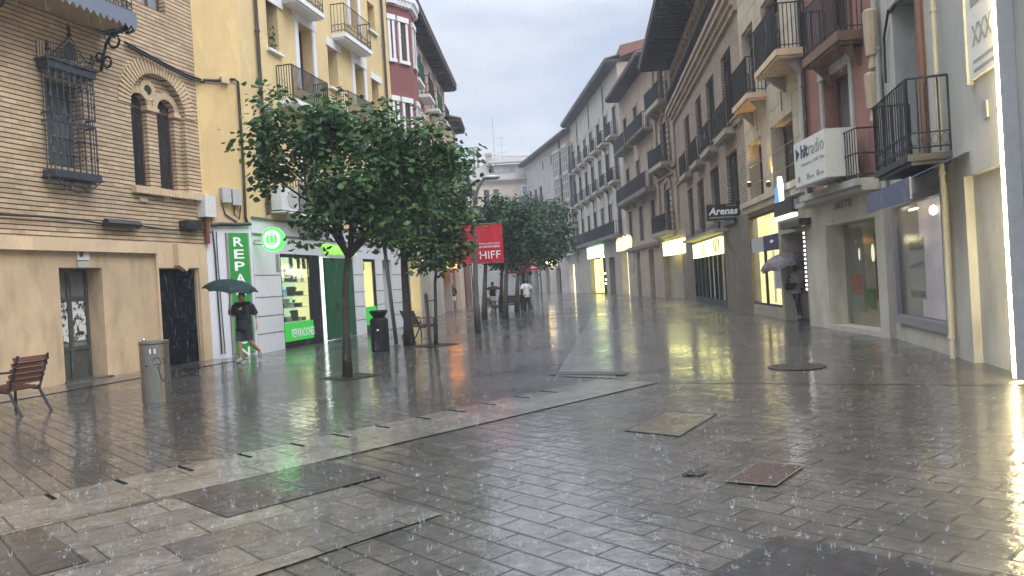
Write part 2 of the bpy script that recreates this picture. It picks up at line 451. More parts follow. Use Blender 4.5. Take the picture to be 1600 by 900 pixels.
# ------------------------------------------------------------------ facades
class Site:
    def __init__(s, name, label, cat, origin, az, side):
        s.a = math.radians(az); e = Vector((math.sin(s.a), math.cos(s.a), 0))
        s.X = e if side == 'l' else -e
        s.Y = Vector((-s.X.y, s.X.x, 0)); s.o = Vector((origin[0], origin[1], 0))
        s.root = thing(name, label, cat, s.o, math.atan2(s.X.y, s.X.x))
        s.holes = []
    def P(s, px, py, out=0.0):
        d = ray(px, py); dy = d.dot(s.Y); t = (-out - (CAM - s.o).dot(s.Y)) / dy
        p = CAM + d*t - s.o
        return p.dot(s.X), p.z
    def x(s, px, py, out=0.0): return s.P(px, py, out)[0]
    def z(s, px, py, out=0.0): return s.P(px, py, out)[1]
    def R(s, l, t, r, b, out=0.0):
        x0, z1 = s.P(l, t, out); x1, z0 = s.P(r, b, out)
        return x0, x1, z0, z1
    def W(s, x, y, z=0): return s.o + s.X*x + s.Y*y + Vector((0, 0, z))
    def part(s, mb, name, mat, smooth=False, parent=None, label=None):
        o = mb.build(name, mat, parent or s.root, smooth)
        if label: o['label'] = label
        return o

def wall(b, name, mat, x0, x1, z0, z1, holes=(), dep=.25, body=9.0, y=0.0, arches=(), sides=True):
    """a facade sheet with openings, their reveals, and the sides, back and top of its body"""
    mb = MB(); holes = [h for h in holes if h[0] < x1 and h[1] > x0 and h[2] < z1 and h[3] > z0]
    holes = [(max(h[0], x0), min(h[1], x1), max(h[2], z0), min(h[3], z1)) + tuple(h[4:]) for h in holes]
    xs = sorted({x0, x1} | {h[0] for h in holes} | {h[1] for h in holes})
    zs = sorted({z0, z1} | {h[2] for h in holes} | {h[3] for h in holes})
    for i in range(len(xs)-1):
        run = None
        for j in range(len(zs)-1):
            cx, cz = (xs[i]+xs[i+1])/2, (zs[j]+zs[j+1])/2
            if any(h[0] < cx < h[1] and h[2] < cz < h[3] for h in holes): continue
            mb.quad((xs[i], y, zs[j]), (xs[i+1], y, zs[j]), (xs[i+1], y, zs[j+1]), (xs[i], y, zs[j+1]))
    for h in holes:
        a, c, d, e = h[:4]; dp = h[4] if len(h) > 4 else dep
        mb.quad((a, y, d), (a, y, e), (a, y+dp, e), (a, y+dp, d)); mb.quad((c, y, d), (c, y+dp, d), (c, y+dp, e), (c, y, e))
        mb.quad((a, y, e), (c, y, e), (c, y+dp, e), (a, y+dp, e))
        if d > z0 + .001: mb.quad((a, y, d), (a, y+dp, d), (c, y+dp, d), (c, y, d))
    if sides:
        mb.quad((x0, y, z0), (x0, y+body, z0), (x0, y+body, z1), (x0, y, z1)); mb.quad((x1, y, z0), (x1, y, z1), (x1, y+body, z1), (x1, y+body, z0))
        mb.quad((x0, y+body, z0), (x1, y+body, z0), (x1, y+body, z1), (x0, y+body, z1)); mb.quad((x0, y, z1), (x1, y, z1), (x1, y+body, z1), (x0, y+body, z1))
    return b.part(mb, name, mat)

def win(b, x0, x1, z0, z1, dep=.22, frame='brown_frame', pane='dark_pane', cols=2, rows=1, trim=None, tw=.14, sill=None,
        name='window', y=0.0, bar=.06, hole=True, shutter=None, label=None, lintel=None):
    if hole: b.holes.append((x0, x1, z0, z1, dep))
    yy = y + dep - .07
    f = MB(); w = x1-x0; h = z1-z0
    f.box(x0, x0+bar, yy, yy+.06, z0, z1); f.box(x1-bar, x1, yy, yy+.06, z0, z1)
    f.box(x0+bar, x1-bar, yy, yy+.06, z0, z0+bar); f.box(x0+bar, x1-bar, yy, yy+.06, z1-bar, z1)
    for i in range(1, cols):
        xc = x0 + w*i/cols; f.box(xc-bar*.6, xc+bar*.6, yy+.003, yy+.055, z0+bar, z1-bar)
    for j in range(1, rows):
        zc = z0 + h*j/rows; f.box(x0+bar, x1-bar, yy+.006, yy+.05, zc-bar*.4, zc+bar*.4)
    o = b.part(f, name, frame, label=label)
    p = MB().box(x0+.01, x1-.01, yy+.035, yy+.065, z0+.01, z1-.01); b.part(p, 'pane', pane, parent=o)
    if trim:
        t = MB(); t.box(x0-tw, x0-.002, y-.05, y-.002, z0, z1); t.box(x1+.002, x1+tw, y-.05, y-.002, z0, z1)
        lh = lintel or tw*1.2
        t.box(x0-tw*1.15, x1+tw*1.15, y-.07, y-.002, z1+.002, z1+lh)
        b.part(t, 'surround', trim, parent=o)
    if sill:
        b.part(MB().box(x0-.1, x1+.1, y-.12, y+dep-.1, z0-.08, z0-.002), 'sill', sill, parent=o)
    if shutter:
        sh = MB(); k = int(h/.09)
        for i in range(k):
            zz = z0 + bar + (h-2*bar)*(i+.5)/k
            sh.add([(x0+bar, yy-.035, zz-.035), (x1-bar, yy-.035, zz-.035), (x1-bar, yy-.012, zz+.035), (x0+bar, yy-.012, zz+.035)], [(0,1,2,3)])
        b.part(sh, 'shutter', shutter, parent=o)
    return o

def balcony(b, x0, x1, z, out=.6, h=1.0, th=.14, slab='white_trim', rail='iron', gap=.12, y=0.0, ends=(True, True), scroll=False, solid=False, r=.009, brackets=None, name='balcony'):
    s = MB(); s.box(x0, x1, y-out, y-.003, z-th, z); s.box(x0+.06, x1-.06, y-out+.06, y-.003, z-th-.06, z-th-.001)
    o = b.part(s, name, slab)
    m = MB(); a, c, q = x0+.04, x1-.04, y-out+.04
    zt = z + h
    segs = [((a, q), (c, q))]
    if ends[0]: segs.append(((a, q), (a, y-.005)))
    if ends[1]: segs.append(((c, q), (c, y-.005)))
    for (p0, p1) in segs:
        for zz, rr in ((zt, .02), (z+.1, .014)) + (((z+.32, .012),) if scroll else ()):
            m.tube([(p0[0], p0[1], zz), (p1[0], p1[1], zz)], rr, 4)
        L = math.hypot(p1[0]-p0[0], p1[1]-p0[1]); n = max(2, int(L/gap))
        for i in range(n+1):
            f = i/n; X = p0[0]+(p1[0]-p0[0])*f; Y = p0[1]+(p1[1]-p0[1])*f
            m.tube([(X, Y, z+.02), (X, Y, zt)], r*1.6 if i in (0, n) else r, 4, cap=False)
            if scroll and i < n:
                X2 = p0[0]+(p1[0]-p0[0])*(i+.5)/n; Y2 = p0[1]+(p1[1]-p0[1])*(i+.5)/n
                ux, uy = (p1[0]-p0[0])/L, (p1[1]-p0[1])/L
                pts = [(X2+ux*.05*math.cos(t), Y2+uy*.05*math.cos(t), z+.21+.085*math.sin(t)) for t in [k*PI/4 for k in range(9)]]
                m.tube(pts, .006, 3, cap=False)
    if solid: m.box(a, c, q-.004, q+.004, z+.1, zt-.04)
    b.part(m, 'railing', rail, parent=o)
    if brackets:
        for f in ((.12, .88) if (x1-x0) < 2.6 else (.06, .35, .65, .94)):
            k = MB(); X = x0+(x1-x0)*f
            k.add([(X-.05, y-.003, z-th-.08), (X+.05, y-.003, z-th-.08), (X+.05, y-out*.75, z-th-.062), (X-.05, y-out*.75, z-th-.062), (X-.05, y-.003, z-th-.5), (X+.05, y-.003, z-th-.5)],
                  [(0,1,2,3), (0,4,5,1), (4,3,2,5), (0,3,4), (1,5,2)])
            b.part(k, 'bracket', brackets, parent=o)
    return o

def scroll_pts(c, r0, r1, turns, ph=0, flip=1, n=18):
    return [(c[0] + flip*(r0+(r1-r0)*i/n)*math.cos(ph+2*PI*turns*i/n), c[1], c[2] + (r0+(r1-r0)*i/n)*math.sin(ph+2*PI*turns*i/n)) for i in range(n+1)]

def eave(b, x0, x1, z, out=.9, y=0.0, th=.18, mat='eave_wood', rafters=.5, roof='roof_tile', body=9.0, pitch=.28, ends=.25):
    m = MB(); m.box(x0-ends, x1+ends, y-out, y+.3, z, z+th)
    if rafters:
        n = int((x1-x0)/rafters)
        for i in range(n+1):
            X = x0 + (x1-x0)*i/n; m.box(X-.05, X+.05, y-out*.9, y-.003, z-.14, z-.002)
    o = b.part(m, 'eave', mat)
    r = MB(); r.add([(x0-ends, y-out-.03, z+th+.003), (x1+ends, y-out-.03, z+th+.003), (x1+ends, y+body, z+th+body*pitch), (x0-ends, y+body, z+th+body*pitch),
                     (x0-ends, y-out-.03, z+th+.09), (x1+ends, y-out-.03, z+th+.09), (x1+ends, y+body, z+th+.09+body*pitch), (x0-ends, y+body, z+th+.09+body*pitch)],
                    [(0,1,2,3), (4,7,6,5), (0,4,5,1), (1,5,6,2), (3,2,6,7), (0,3,7,4)])
    r.add([(x0-ends, y+body, z+th+.09+body*pitch), (x1+ends, y+body, z+th+.09+body*pitch), (x1+ends, y+2*body, z+th), (x0-ends, y+2*body, z+th)], [(0,1,2,3)])
    b.part(r, 'roof', roof)
    return o

def pipe(b, x, z0, z1, y=-.09, r=.055, mat='pipe_brown', name='drainpipe'):
    m = MB().tube([(x, y, z0), (x, y, z1)], r, 8)
    for k in range(int((z1-z0)/2.5)+1):
        m.tube([(x, y, z0+.3+k*2.5), (x, y, z0+.36+k*2.5)], r*1.35, 8)
    return b.part(m, name, mat, smooth=False)

# ================================================================== LEFT: tan brick building
E1 = Vector((-8.10, 20.5, 0)); AZ1 = 16.5
b = Site('brick_building', 'tan brick house with arched double window, iron window cage and beige plastered ground floor', 'building', (E1.x, E1.y), AZ1, 'l')
XL = -14.0
zt = b.z(120, 393) ; zb = b.z(120, 374)      # cornice under the brickwork
# openings of the brick part
gx0, gx1, gz0, gz1 = b.R(66, 118, 134, 268)
gw = (gx0+.03, gx1-.02, gz0+.05, gz1-.02)
win(b, *gw, dep=.35, frame='grey_shutter', pane='grey_shutter', cols=2, label='tall window with closed grey shutters behind an iron cage')
# double lancet in a round-headed recess
xl = b.x(208, 230); xr = b.x(291, 230); xc = (xl+xr)/2; Rr = (xr-xl)/2
ztop = b.z(243, 116); zsp = ztop - Rr; zsill = b.z(262, 296)
b.holes.append((xl, xr, zsill, ztop, .42))
lan = [(max(xl+.03, b.x(206, 230, -.16)), b.x(232, 230, -.16)), (b.x(248, 230, -.16), min(xr-.06, b.x(274, 230, -.16)))]
lz = zsp + .10
wallb = None
def arch_strip(mb, xa, xb, zs, y, z_up, n=20):
    """fills between a half-circle on xa..xb springing at zs and the level z_up"""
    r = (xb-xa)/2; c = (xa+xb)/2
    for i in range(n):
        t0, t1 = PI-PI*i/n, PI-PI*(i+1)/n
        p0 = (c+r*math.cos(t0), y, zs+r*math.sin(t0)); p1 = (c+r*math.cos(t1), y, zs+r*math.sin(t1))
        mb.quad(p0, p1, (p1[0], y, z_up), (p0[0], y, z_up))
def arch_reveal(mb, xa, xb, zs, y0, y1, n=20):
    r = (xb-xa)/2; c = (xa+xb)/2
    for i in range(n):
        t0, t1 = PI-PI*i/n, PI-PI*(i+1)/n
        p0 = (c+r*math.cos(t0), zs+r*math.sin(t0)); p1 = (c+r*math.cos(t1), zs+r*math.sin(t1))
        mb.quad((p0[0], y0, p0[1]), (p1[0], y0, p1[1]), (p1[0], y1, p1[1]), (p0[0], y1, p0[1]))
# upper right window, cut by the top of the frame
ux0 = b.x(218, -30); ux1 = b.x(257, 0); uz0 = b.z(257, 22)
win(b, ux0, ux1, uz0, uz0+1.9, dep=.25, frame='brown_frame', pane='pane_sky')
HB = 11.5
wall(b, 'brick_wall', 'tan_brick', XL, 0, zb, HB, b.holes, body=10)
sp = MB(); arch_strip(sp, xl, xr, zsp, 0.0, ztop); arch_reveal(sp, xl, xr, zsp, 0, .2)
b.part(sp, 'arch_spandrel', 'tan_brick')
# inner screen with two lancets and a small oculus
scr = MB(); ys = .16
lr = [(a+(c-a)/2, (c-a)/2) for a, c in lan]
for (a, c) in lan: arch_strip(scr, a, c, lz, ys, lz+.62, 14); arch_reveal(scr, a, c, lz, ys, ys+.2, 14)
scr.quad((xl, ys, lz+.62), (xr, ys, lz+.62), (xr, ys, ztop), (xl, ys, ztop))
scr.box(lan[0][1], lan[1][0], ys, ys+.2, zsill, lz); scr.quad((lan[0][1], ys, lz), (lan[1][0], ys, lz), (lan[1][0], ys, lz+.62), (lan[0][1], ys, lz+.62))
scr.box(lan[1][1], xr+.01, ys, ys+.2, zsill, lz+.62); scr.box(xl-.01, lan[0][0], ys, ys+.2, zsill, lz+.62)
w = b.part(scr, 'window_screen', 'tan_brick')
for (a, c) in lan:
    im = MB().box(a-.06, c+.06, ys-.05, ys+.12, lz-.05, lz-.003) if False else None
for (ia, ic) in ((lan[0][1]-.03, lan[1][0]+.03), (lan[1][1]-.04, xr-.003)): b.part(MB().box(ia, ic, ys-.06, ys+.14, lz-.09, lz-.002), 'impost', 'tan_brick_clean', parent=w)
ring = MB()
for (cx, r, z0, y0, th, n) in ((xc, Rr, zsp, -.03, .40, 34), (lr[0][0], lr[0][1], lz, ys-.04, .17, 16), (lr[1][0], lr[1][1], lz, ys-.04, .17, 16)):
    for i in range(n):
        t0 = PI*i/n + .02; t1 = PI*(i+1)/n - .02
        ps = [(cx+(r+.004)*math.cos(t0), z0+(r+.004)*math.sin(t0)), (cx+(r+th)*math.cos(t0), z0+(r+th)*math.sin(t0)), (cx+(r+th)*math.cos(t1), z0+(r+th)*math.sin(t1)), (cx+(r+.004)*math.cos(t1), z0+(r+.004)*math.sin(t1))]
        ring.prism(ps, y0, y0+.028)
ox, oz = b.P(237, 140, 0); orr = .13
for i in range(14):
    t0 = 2*PI*i/14+.03; t1 = 2*PI*(i+1)/14-.03
    ring.prism([(ox+orr*math.cos(t0), oz+orr*math.sin(t0)), (ox+2*orr*math.cos(t0), oz+2*orr*math.sin(t0)), (ox+2*orr*math.cos(t1), oz+2*orr*math.sin(t1)), (ox+orr*math.cos(t1), oz+orr*math.sin(t1))], ys-.05, ys-.01)
b.part(ring, 'arch_ring', 'tan_brick_clean', parent=w)
ocu = MB().prism([(ox+orr*math.cos(2*PI*i/16), oz+orr*math.sin(2*PI*i/16)) for i in range(16)], ys-.022, ys-.014)
b.part(ocu, 'oculus', 'cast_iron', parent=w)
for (a, c) in lan:
    fr = MB(); yy = ys+.13
    fr.box(a, a+.05, yy, yy+.06, zsill, lz+.3); fr.box(c-.05, c, yy, yy+.06, zsill, lz+.3); fr.box(a+.05, c-.05, yy, yy+.06, zsill, zsill+.08); fr.box(a+.05, c-.05, yy, yy+.06, lz-.06, lz)
    o = b.part(fr, 'window', 'brown_frame'); b.part(MB().box(a-.02, c+.02, yy+.03, yy+.07, zsill, lz+.6), 'pane', 'dark_pane', parent=o)
sl = MB(); s0 = b.x(210, 290, .1); s1 = b.x(316, 302, .1); n = 24
for i in range(n):
    q0 = s0+(s1-s0)*i/n; q1 = s0+(s1-s0)*(i+1)/n
    sl.box(q0+.006, q1-.006, -.16, -.004, zsill-.2, zsill-.03)
sl.box(s0, s1, -.15, -.008, zsill-.19, zsill-.05)
b.part(sl, 'window_sill', 'tan_brick_clean')
# flat brick arch above the cage
fa = MB(); fx0, fz1 = b.P(55, 62); fx1 = b.x(127, 88); fz0 = b.z(62, 102); n = 17
for i in range(n):
    q0 = fx0+(fx1-fx0)*i/n; q1 = fx0+(fx1-fx0)*(i+1)/n
    fa.box(q0+.016, q1-.016, -.03, -.003, fz0, fz1)
fo = b.part(fa, 'flat_arch', 'tan_brick_clean'); b.part(MB().box(fx0, fx1, -.012, -.002, fz0, fz1), 'arch_joint', 'pipe_brown', parent=fo)
# iron cage
cg = MB(); yo = -.28
cx0, cx1 = gx0-.1, gx1+.08
czt, czm, czb = gz1+.12, b.z(100, 190), gz0-.1
for (za, zc, d) in ((czt, czt+.16, .04), (czm-.1, czm-.06, 0), (czm+.06, czm+.1, 0), (czb-.12, czb, .04)):
    cg.box(cx0-d, cx1+d, yo-d, yo+.05, za, zc); cg.box(cx0-d, cx0+.03, yo+.05, -.005, za, zc); cg.box(cx1-.03, cx1+d, yo+.05, -.005, za, zc)
cg.box(cx0-.09, cx1+.09, yo-.08, -.005, czt+.162, czt+.20); cg.box(cx0-.07, cx1+.07, yo-.06, -.005, czb-.16, czb-.122)
n = 8
for i in range(n):
    X = cx0+.02+(cx1-cx0-.04)*i/(n-1)
    for (za, zc) in ((czb, czm-.1), (czm+.1, czt)):
        L = zc-za
        cg.tube([(X, yo, za), (X, yo, za+L*.3), (X, yo, za+L*.33), (X, yo, za+L*.36), (X, yo, za+L*.62), (X, yo, za+L*.66), (X, yo, za+L*.7), (X, yo, zc)],
                [.017, .017, .04, .017, .017, .045, .019, .019], 6)
    if i < n-1:
        X2 = X+(cx1-cx0-.04)/(n-1)/2
        for zz in (czm, czt-.09): cg.tube([(X2+.055*math.cos(k*PI/4), yo, zz+.055*math.sin(k*PI/4)) for k in range(9)], .009, 4, cap=False)
for k in range(1, 3):
    for X in (cx0, cx1): cg.tube([(X, yo*(1-k/3), czb), (X, yo*(1-k/3), czt)], .012, 5)
cage = b.part(cg, 'window_cage', 'iron_blue')
cr = MB(); xm = (cx0+cx1)/2; zc = czt+.2
cl_ = MB()
for fl in (-1, 1):
    cr.tube(scroll_pts((xm+fl*.22, yo, zc+.16), .03, .13, 1.5, 0, fl), .014, 4); cr.tube(scroll_pts((xm+fl*.42, yo, zc+.1), .02, .09, 1.4, 1, -fl), .012, 4)
    cr.tube([(xm+fl*.55, yo, zc), (xm+fl*.35, yo, zc+.22), (xm+fl*.12, yo, zc+.45), (xm, yo, zc+.62)], .014, 4)
    cr.lathe([(.015, 0), (.02, .12), (.06, .17), (.025, .22), (.045, .26), (.008, .36)], (xm+fl*(cx1-cx0)/2, yo, zc), 8)
    cl_.tube(scroll_pts((xm+fl*.2, yo, czb-.3), .03, .1, 1.5, 2, fl), .012, 4); cl_.tube(scroll_pts((xm+fl*.42, yo, czb-.25), .02, .07, 1.5, 0, fl), .012, 4)
    cl_.tube([(xm+fl*.6, yo, czb-.16), (xm+fl*.3, yo, czb-.38), (xm, yo, czb-.45)], .012, 4)
cr.prism([(xm-.13, zc+.1), (xm+.13, zc+.1), (xm+.15, zc+.35), (xm, zc+.48), (xm-.15, zc+.35)], yo-.015, yo+.015)
cr.lathe([(.01, .55), (.06, .62), (.02, .68), (.045, .72), (.006, .88)], (xm, yo, zc), 8)
b.part(cr, 'scroll_crest', 'iron', parent=cage); b.part(cl_, 'scroll_apron', 'iron', parent=cage)
# big balcony cut by the frame: slab, scalloped skirt, railing, scroll brackets
bo = 1.0
bx1, bz = b.P(213, 40, bo); bx0 = XL+1.2
sb = MB().box(bx0, bx1, -bo, -.004, bz+.02, bz+.22)
bal = b.part(sb, 'balcony', 'beige_plaster', label='deep balcony slab with a scalloped zinc skirt')
sk = MB(); n = int((bx1-bx0)/.17)
def skirt(p, q, n):
    for i in range(n):
        a = p.lerp(q, i/n); c = p.lerp(q, (i+1)/n); m_ = a.lerp(c, .5)
        off = Vector((0, 0, .3))
        sk.add([a+off, c+off, c, m_-Vector((0,0,.11)), a], [(0,1,2,3,4)])
skirt(Vector((bx0, -bo-.012, bz-.03)), Vector((bx1+.012, -bo-.012, bz-.03)), n); skirt(Vector((bx1+.012, -bo-.012, bz-.03)), Vector((bx1+.012, -.01, bz-.03)), 6)
b.part(sk, 'skirt', 'zinc_skirt', parent=bal)
rl = MB(); zz0 = bz+.3
for z_, r_ in ((zz0, .025), (zz0+.16, .014), (zz0+1.0, .03)):
    rl.tube([(bx0, -bo+.05, z_), (bx1-.05, -bo+.05, z_), (bx1-.05, -.01, z_)], r_, 5)
n = int((bx1-bx0)/.13)
for i in range(n):
    X = bx1-.05-i*.13
    rl.tube([(X, -bo+.05, zz0), (X, -bo+.05, zz0+.3), (X, -bo+.05, zz0+.36), (X, -bo+.05, zz0+.42), (X, -bo+.05, zz0+1)], [.011, .011, .026, .011, .011], 5)
    rl.tube([(X-.065+.05*math.cos(k*PI/4), -bo+.05, zz0+.08+.05*math.sin(k*PI/4)) for k in range(9)], .008, 4, cap=False)
for i in range(1, 7): rl.tube([(bx1-.05, -bo+.05+i*.14, zz0), (bx1-.05, -bo+.05+i*.14, zz0+1)], .011, 5)
b.part(rl, 'railing', 'iron', parent=bal)
for X in (bx1-.06, b.x(10, 20, .6)):
    br = MB()
    br.tube([(X, -bo+.15+.12*math.cos(k*.5), bz-.06+.1*math.sin(k*.5)) for k in range(14)], .03, 5)
    br.tube([(X, -bo+.1, bz), (X, -bo*.6, bz-.1), (X, -.4, bz-.1), (X, -.2, bz-.3), (X, -.08, bz-.62), (X, -.02, bz-.9)], .035, 5)
    br.tube([(X, -.42+.15*math.cos(k*.5), bz-.28+.15*math.sin(k*.5)) for k in range(14)], .028, 5)
    br.tube([(X, -.2+.11*math.cos(k*.5), bz-.72+.12*math.sin(k*.5)) for k in range(14)], .028, 5)
    br.tube([(X-.12, -.1+.08*math.cos(k*.5), bz-.62+.09*math.sin(k*.5)) for k in range(14)], .024, 5)
    b.part(br, 'scroll_bracket', 'iron', parent=bal)
# ground floor
dA = b.R(94, 418, 161, 600); dA = (b.x(94, 430), b.x(161, 430), 0.0, b.z(120, 418))
dB = (b.x(250, 430), b.x(308, 430), 0.0, b.z(280, 420))
gh = [dA + (.55,), dB + (.1,)]
wall(b, 'plaster_base', 'olive_plaster', XL, 0, 0, zb, gh, dep=.5, body=10, y=.03)
pb = MB(); xq = b.x(242, 395)
pb.box(XL, xq, -.10, .028, zt, zb-.003)
b.part(pb, 'cornice_band', 'peach_band')
pp = MB(); pp.box(xq+.002, dB[0]-.06, -.03, .028, 0, zb-.003); pp.box(dB[0]-.06, dB[1]+.05, -.03, .028, dB[3]+.02, zb-.003); pp.box(dB[1]+.05, -.002, -.03, .028, 0, zb-.003)
kx = b.x(280, 385); pp.prism([(kx-.28, zb-.01), (kx-.28, zb-.55), (kx, zb-.70), (kx+.14, zb-.55), (kx+.14, zb-.01)], -.2, -.032)
b.part(pp, 'door_surround', 'peach_band')
# door with torn posters
f = MB(); yy = .45; x0, x1, z0, z1 = dA; xm = x0+(x1-x0)*.54; zm = b.z(120, 466)
f.box(x0, x0+.06, yy, yy+.07, .02, z1); f.box(x1-.08, x1, yy, yy+.07, .02, z1); f.box(x0+.06, x1-.08, yy, yy+.07, z1-.08, z1)
f.box(xm-.05, xm+.05, yy-.02, yy+.07, .02, z1-.08); f.box(x0+.06, x1-.08, yy-.01, yy+.06, zm-.05, zm+.05)
zl = b.z(125, 542); f.box(x0+.06, x1-.08, yy-.01, yy+.06, zl-.08, zl); f.box(x0+.06, x1-.08, yy+.02, yy+.06, .02, zl-.08)
do = b.part(f, 'street_door', 'door_green_grey', label='old grey green double door with torn posters')
b.part(MB().box(x0+.05, x1-.05, yy+.03, yy+.065, zl, z1-.05), 'door_glass', 'pane_curtain', parent=do)
b.part(MB().box(x0+.07, xm-.06, yy+.008, yy+.028, zl+.1, zm-.06), 'poster', 'poster_torn', parent=do)
b.part(MB().box(xm+.07, x1-.1, yy+.008, yy+.028, zl+.12, zm-.06), 'poster', 'poster_torn', parent=do)
b.part(MB().box(x0-.02, x1+.02, -.12, .6, 0.0, .05), 'doorstep', 'kerb_pale')
# dark second door
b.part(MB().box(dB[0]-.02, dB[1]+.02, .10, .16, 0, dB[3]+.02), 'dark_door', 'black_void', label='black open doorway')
# house number plate, junction boxes, cables
sx, sz = b.P(132, 405, .03); 
pl = b.part(MB().box(sx-.16, sx+.16, -.01, .02, sz-.02, sz+.22), 'number_plate', 'sign_white'); b.part(MB().box(sx-.17, sx+.17, -.012, .02, sz-.18, sz-.04), 'name_plate', 'cream_portal', parent=pl)
b.part(MB().prism([(sx-.12, sz+.2), (sx+.02, sz+.2), (sx-.02, sz+.06), (sx-.1, sz+.04)], -.016, -.011), 'plate_mark', 'letter_dark', parent=pl)
q0, q1, q2, q3 = b.R(158, 343, 211, 356); b.part(MB().tube([(q0, -.12, q3-.08), (q1, -.12, q3-.08)], .1, 8), 'cable_sleeve', 'box_black')
q0, q1, q2, q3 = b.R(279, 345, 306, 360); b.part(MB().box(q0, q1, -.22, -.005, q2, q3), 'junction_box', 'box_black')
q0, q1, q2, q3 = b.R(307, 305, 326, 341); b.part(MB().box(q0, q1, -.25, -.005, q2, q3), 'meter_box', 'box_white'); b.part(MB().tube([((q0+q1)/2, -.1, q2-.7), ((q0+q1)/2, -.1, q2)], .06, 8), 'meter_pipe', 'pipe_red')
cb = MB()
def cable(mb, b, pts, r=.02, out=.06, mat='cable_black'):
    ps = []
    for (px, py) in pts:
        x_, z_ = b.P(px, py, out); ps.append((x_, -out, z_))
    b.part(MB().tube(ps, r, 5), 'cable', mat)
cable(cb, b, [(195, 66), (225, 82), (258, 100), (290, 116), (312, 124), (324, 127)], .035); cable(cb, b, [(200, 72), (260, 105), (300, 124), (325, 130)], .03, .1)
cable(cb, b, [(0, 335), (60, 338), (120, 343), (158, 349), (215, 352), (260, 359), (318, 360), (333, 364)], .025, .07); cable(cb, b, [(60, 8), (120, 30), (180, 58)], .03)
for px in (225, 262, 297):
    q, zq = b.P(px, 312, .04); b.part(MB().box(q-.12, q+.12, -.05, -.004, zq-.05, zq+.07), 'vent_cover', 'tan_brick_clean')

# ================================================================== LEFT: yellow building
E2 = Vector((-7.18, 21.45, 0)); AZ2 = 12.5
b = Site('yellow_building', 'yellow plastered apartment house with white window surrounds above a white tiled phone repair shop', 'building', (E2.x, E2.y), AZ2, 'l')
XR = b.x(632, 490)
HY = 21.0
zs = b.z(480, 350)          # top of the shop front
# windows (left, top, right, bottom) of the openings
def yw(l, t, r, bt, **k):
    q = b.R(l, t, r, bt); return win(b, *q, **k)
lint = dict(dep=.42, frame='brown_frame', pane='dark_pane')
def lintel_block(l, t, r, bt):
    q = b.R(l, t, r, bt); b.part(MB().box(q[0], q[1], -.05, -.003, q[2], q[3]), 'lintel', 'white_trim')
w1 = yw(410, -75, 437, 85, sill='white_trim', **lint); lintel_block(408, -95, 440, 16)
# window box plants
pb_ = MB(); q = b.R(412, 60, 436, 88)
for i in range(90):
    px_ = rnd.uniform(q[0], q[1]); pz = q[2]+rnd.random()**1.5*.9; c = Vector((px_, rnd.uniform(.02, .3), pz)); d = Vector((rnd.gauss(0,1), rnd.gauss(0,1), rnd.gauss(0,1))).normalized()*.07; e = d.cross(Vector((rnd.random(),rnd.random(),1))).normalized()*.03
    pb_.quad(c-d, c-e, c+d, c+e)
for i in range(9): pb_.tube([(q[0]+(q[1]-q[0])*(i+.5)/9, .2, q[2]), (q[0]+(q[1]-q[0])*(i+.5)/9+rnd.gauss(0,.08), .15, q[2]+rnd.uniform(.4,.9))], .006, 3)
b.part(pb_, 'window_plants', 'leaf_potted', parent=w1)
wb1 = yw(463, 33, 492, 150, dep=.42, frame='brown_frame', trim='white_trim', tw=.22, lintel=.42)
w2 = yw(511, 70, 530, 143, sill='white_trim', **lint); lintel_block(508, 56, 531, 84)
w2b = yw(573, 0, 587, 54, sill='white_trim', **lint)
wb2 = yw(552, 98, 571, 172, dep=.42, frame='brown_frame', trim='white_trim', tw=.22, lintel=.42)
w3 = yw(580, 122, 594, 178, sill='white_trim', **lint); lintel_block(578, 112, 595, 132)
wb3 = yw(541, -60, 560, 50, dep=.42, frame='brown_frame', trim='white_trim', tw=.22, lintel=.42)
wl = b.R(470, 235, 498, 345); win(b, *wl, dep=.42, frame='brown_frame', trim='white_trim', tw=.22)
yw(415, 180, 437, 255, sill='white_trim', **lint)
yw(520, 225, 538, 300, sill='white_trim', **lint)
zg = b.z(440, 370)
wall(b, 'plaster_wall', 'yellow_plaster', 0, XR, zs, HY, b.holes, body=10)
# balconies
q0, z_ = b.P(459, 152, .55); q1 = b.x(516, 166, .55); balcony(b, q0, q1, z_, .55, 1.02, gap=.075, r=.014, scroll=False)
q0, z_ = b.P(540, 50, .55); q1 = b.x(582, 80, .55); balcony(b, q0, q1, z_, .55, 1.05, gap=.12, scroll=True)
q0, z_ = b.P(462, -10, .55); q1 = b.x(507, 16, .55); balcony(b, q0, q1, z_, .55, 1.05, gap=.12, scroll=True)
q0, z_ = b.P(470, 332, .5); q1 = b.x(528, 338, .5); balcony(b, q0, q1, z_, .5, 1.0, gap=.09, r=.014)
q0, z_ = b.P(547, 185, .5); q1 = b.x(585, 190, .5); balcony(b, q0, q1, z_, .5, 1.0, gap=.09, r=.012)
pipe(b, b.x(404, 150), zs+.1, HY); pipe(b, b.x(596, 60), zs+.1, HY)
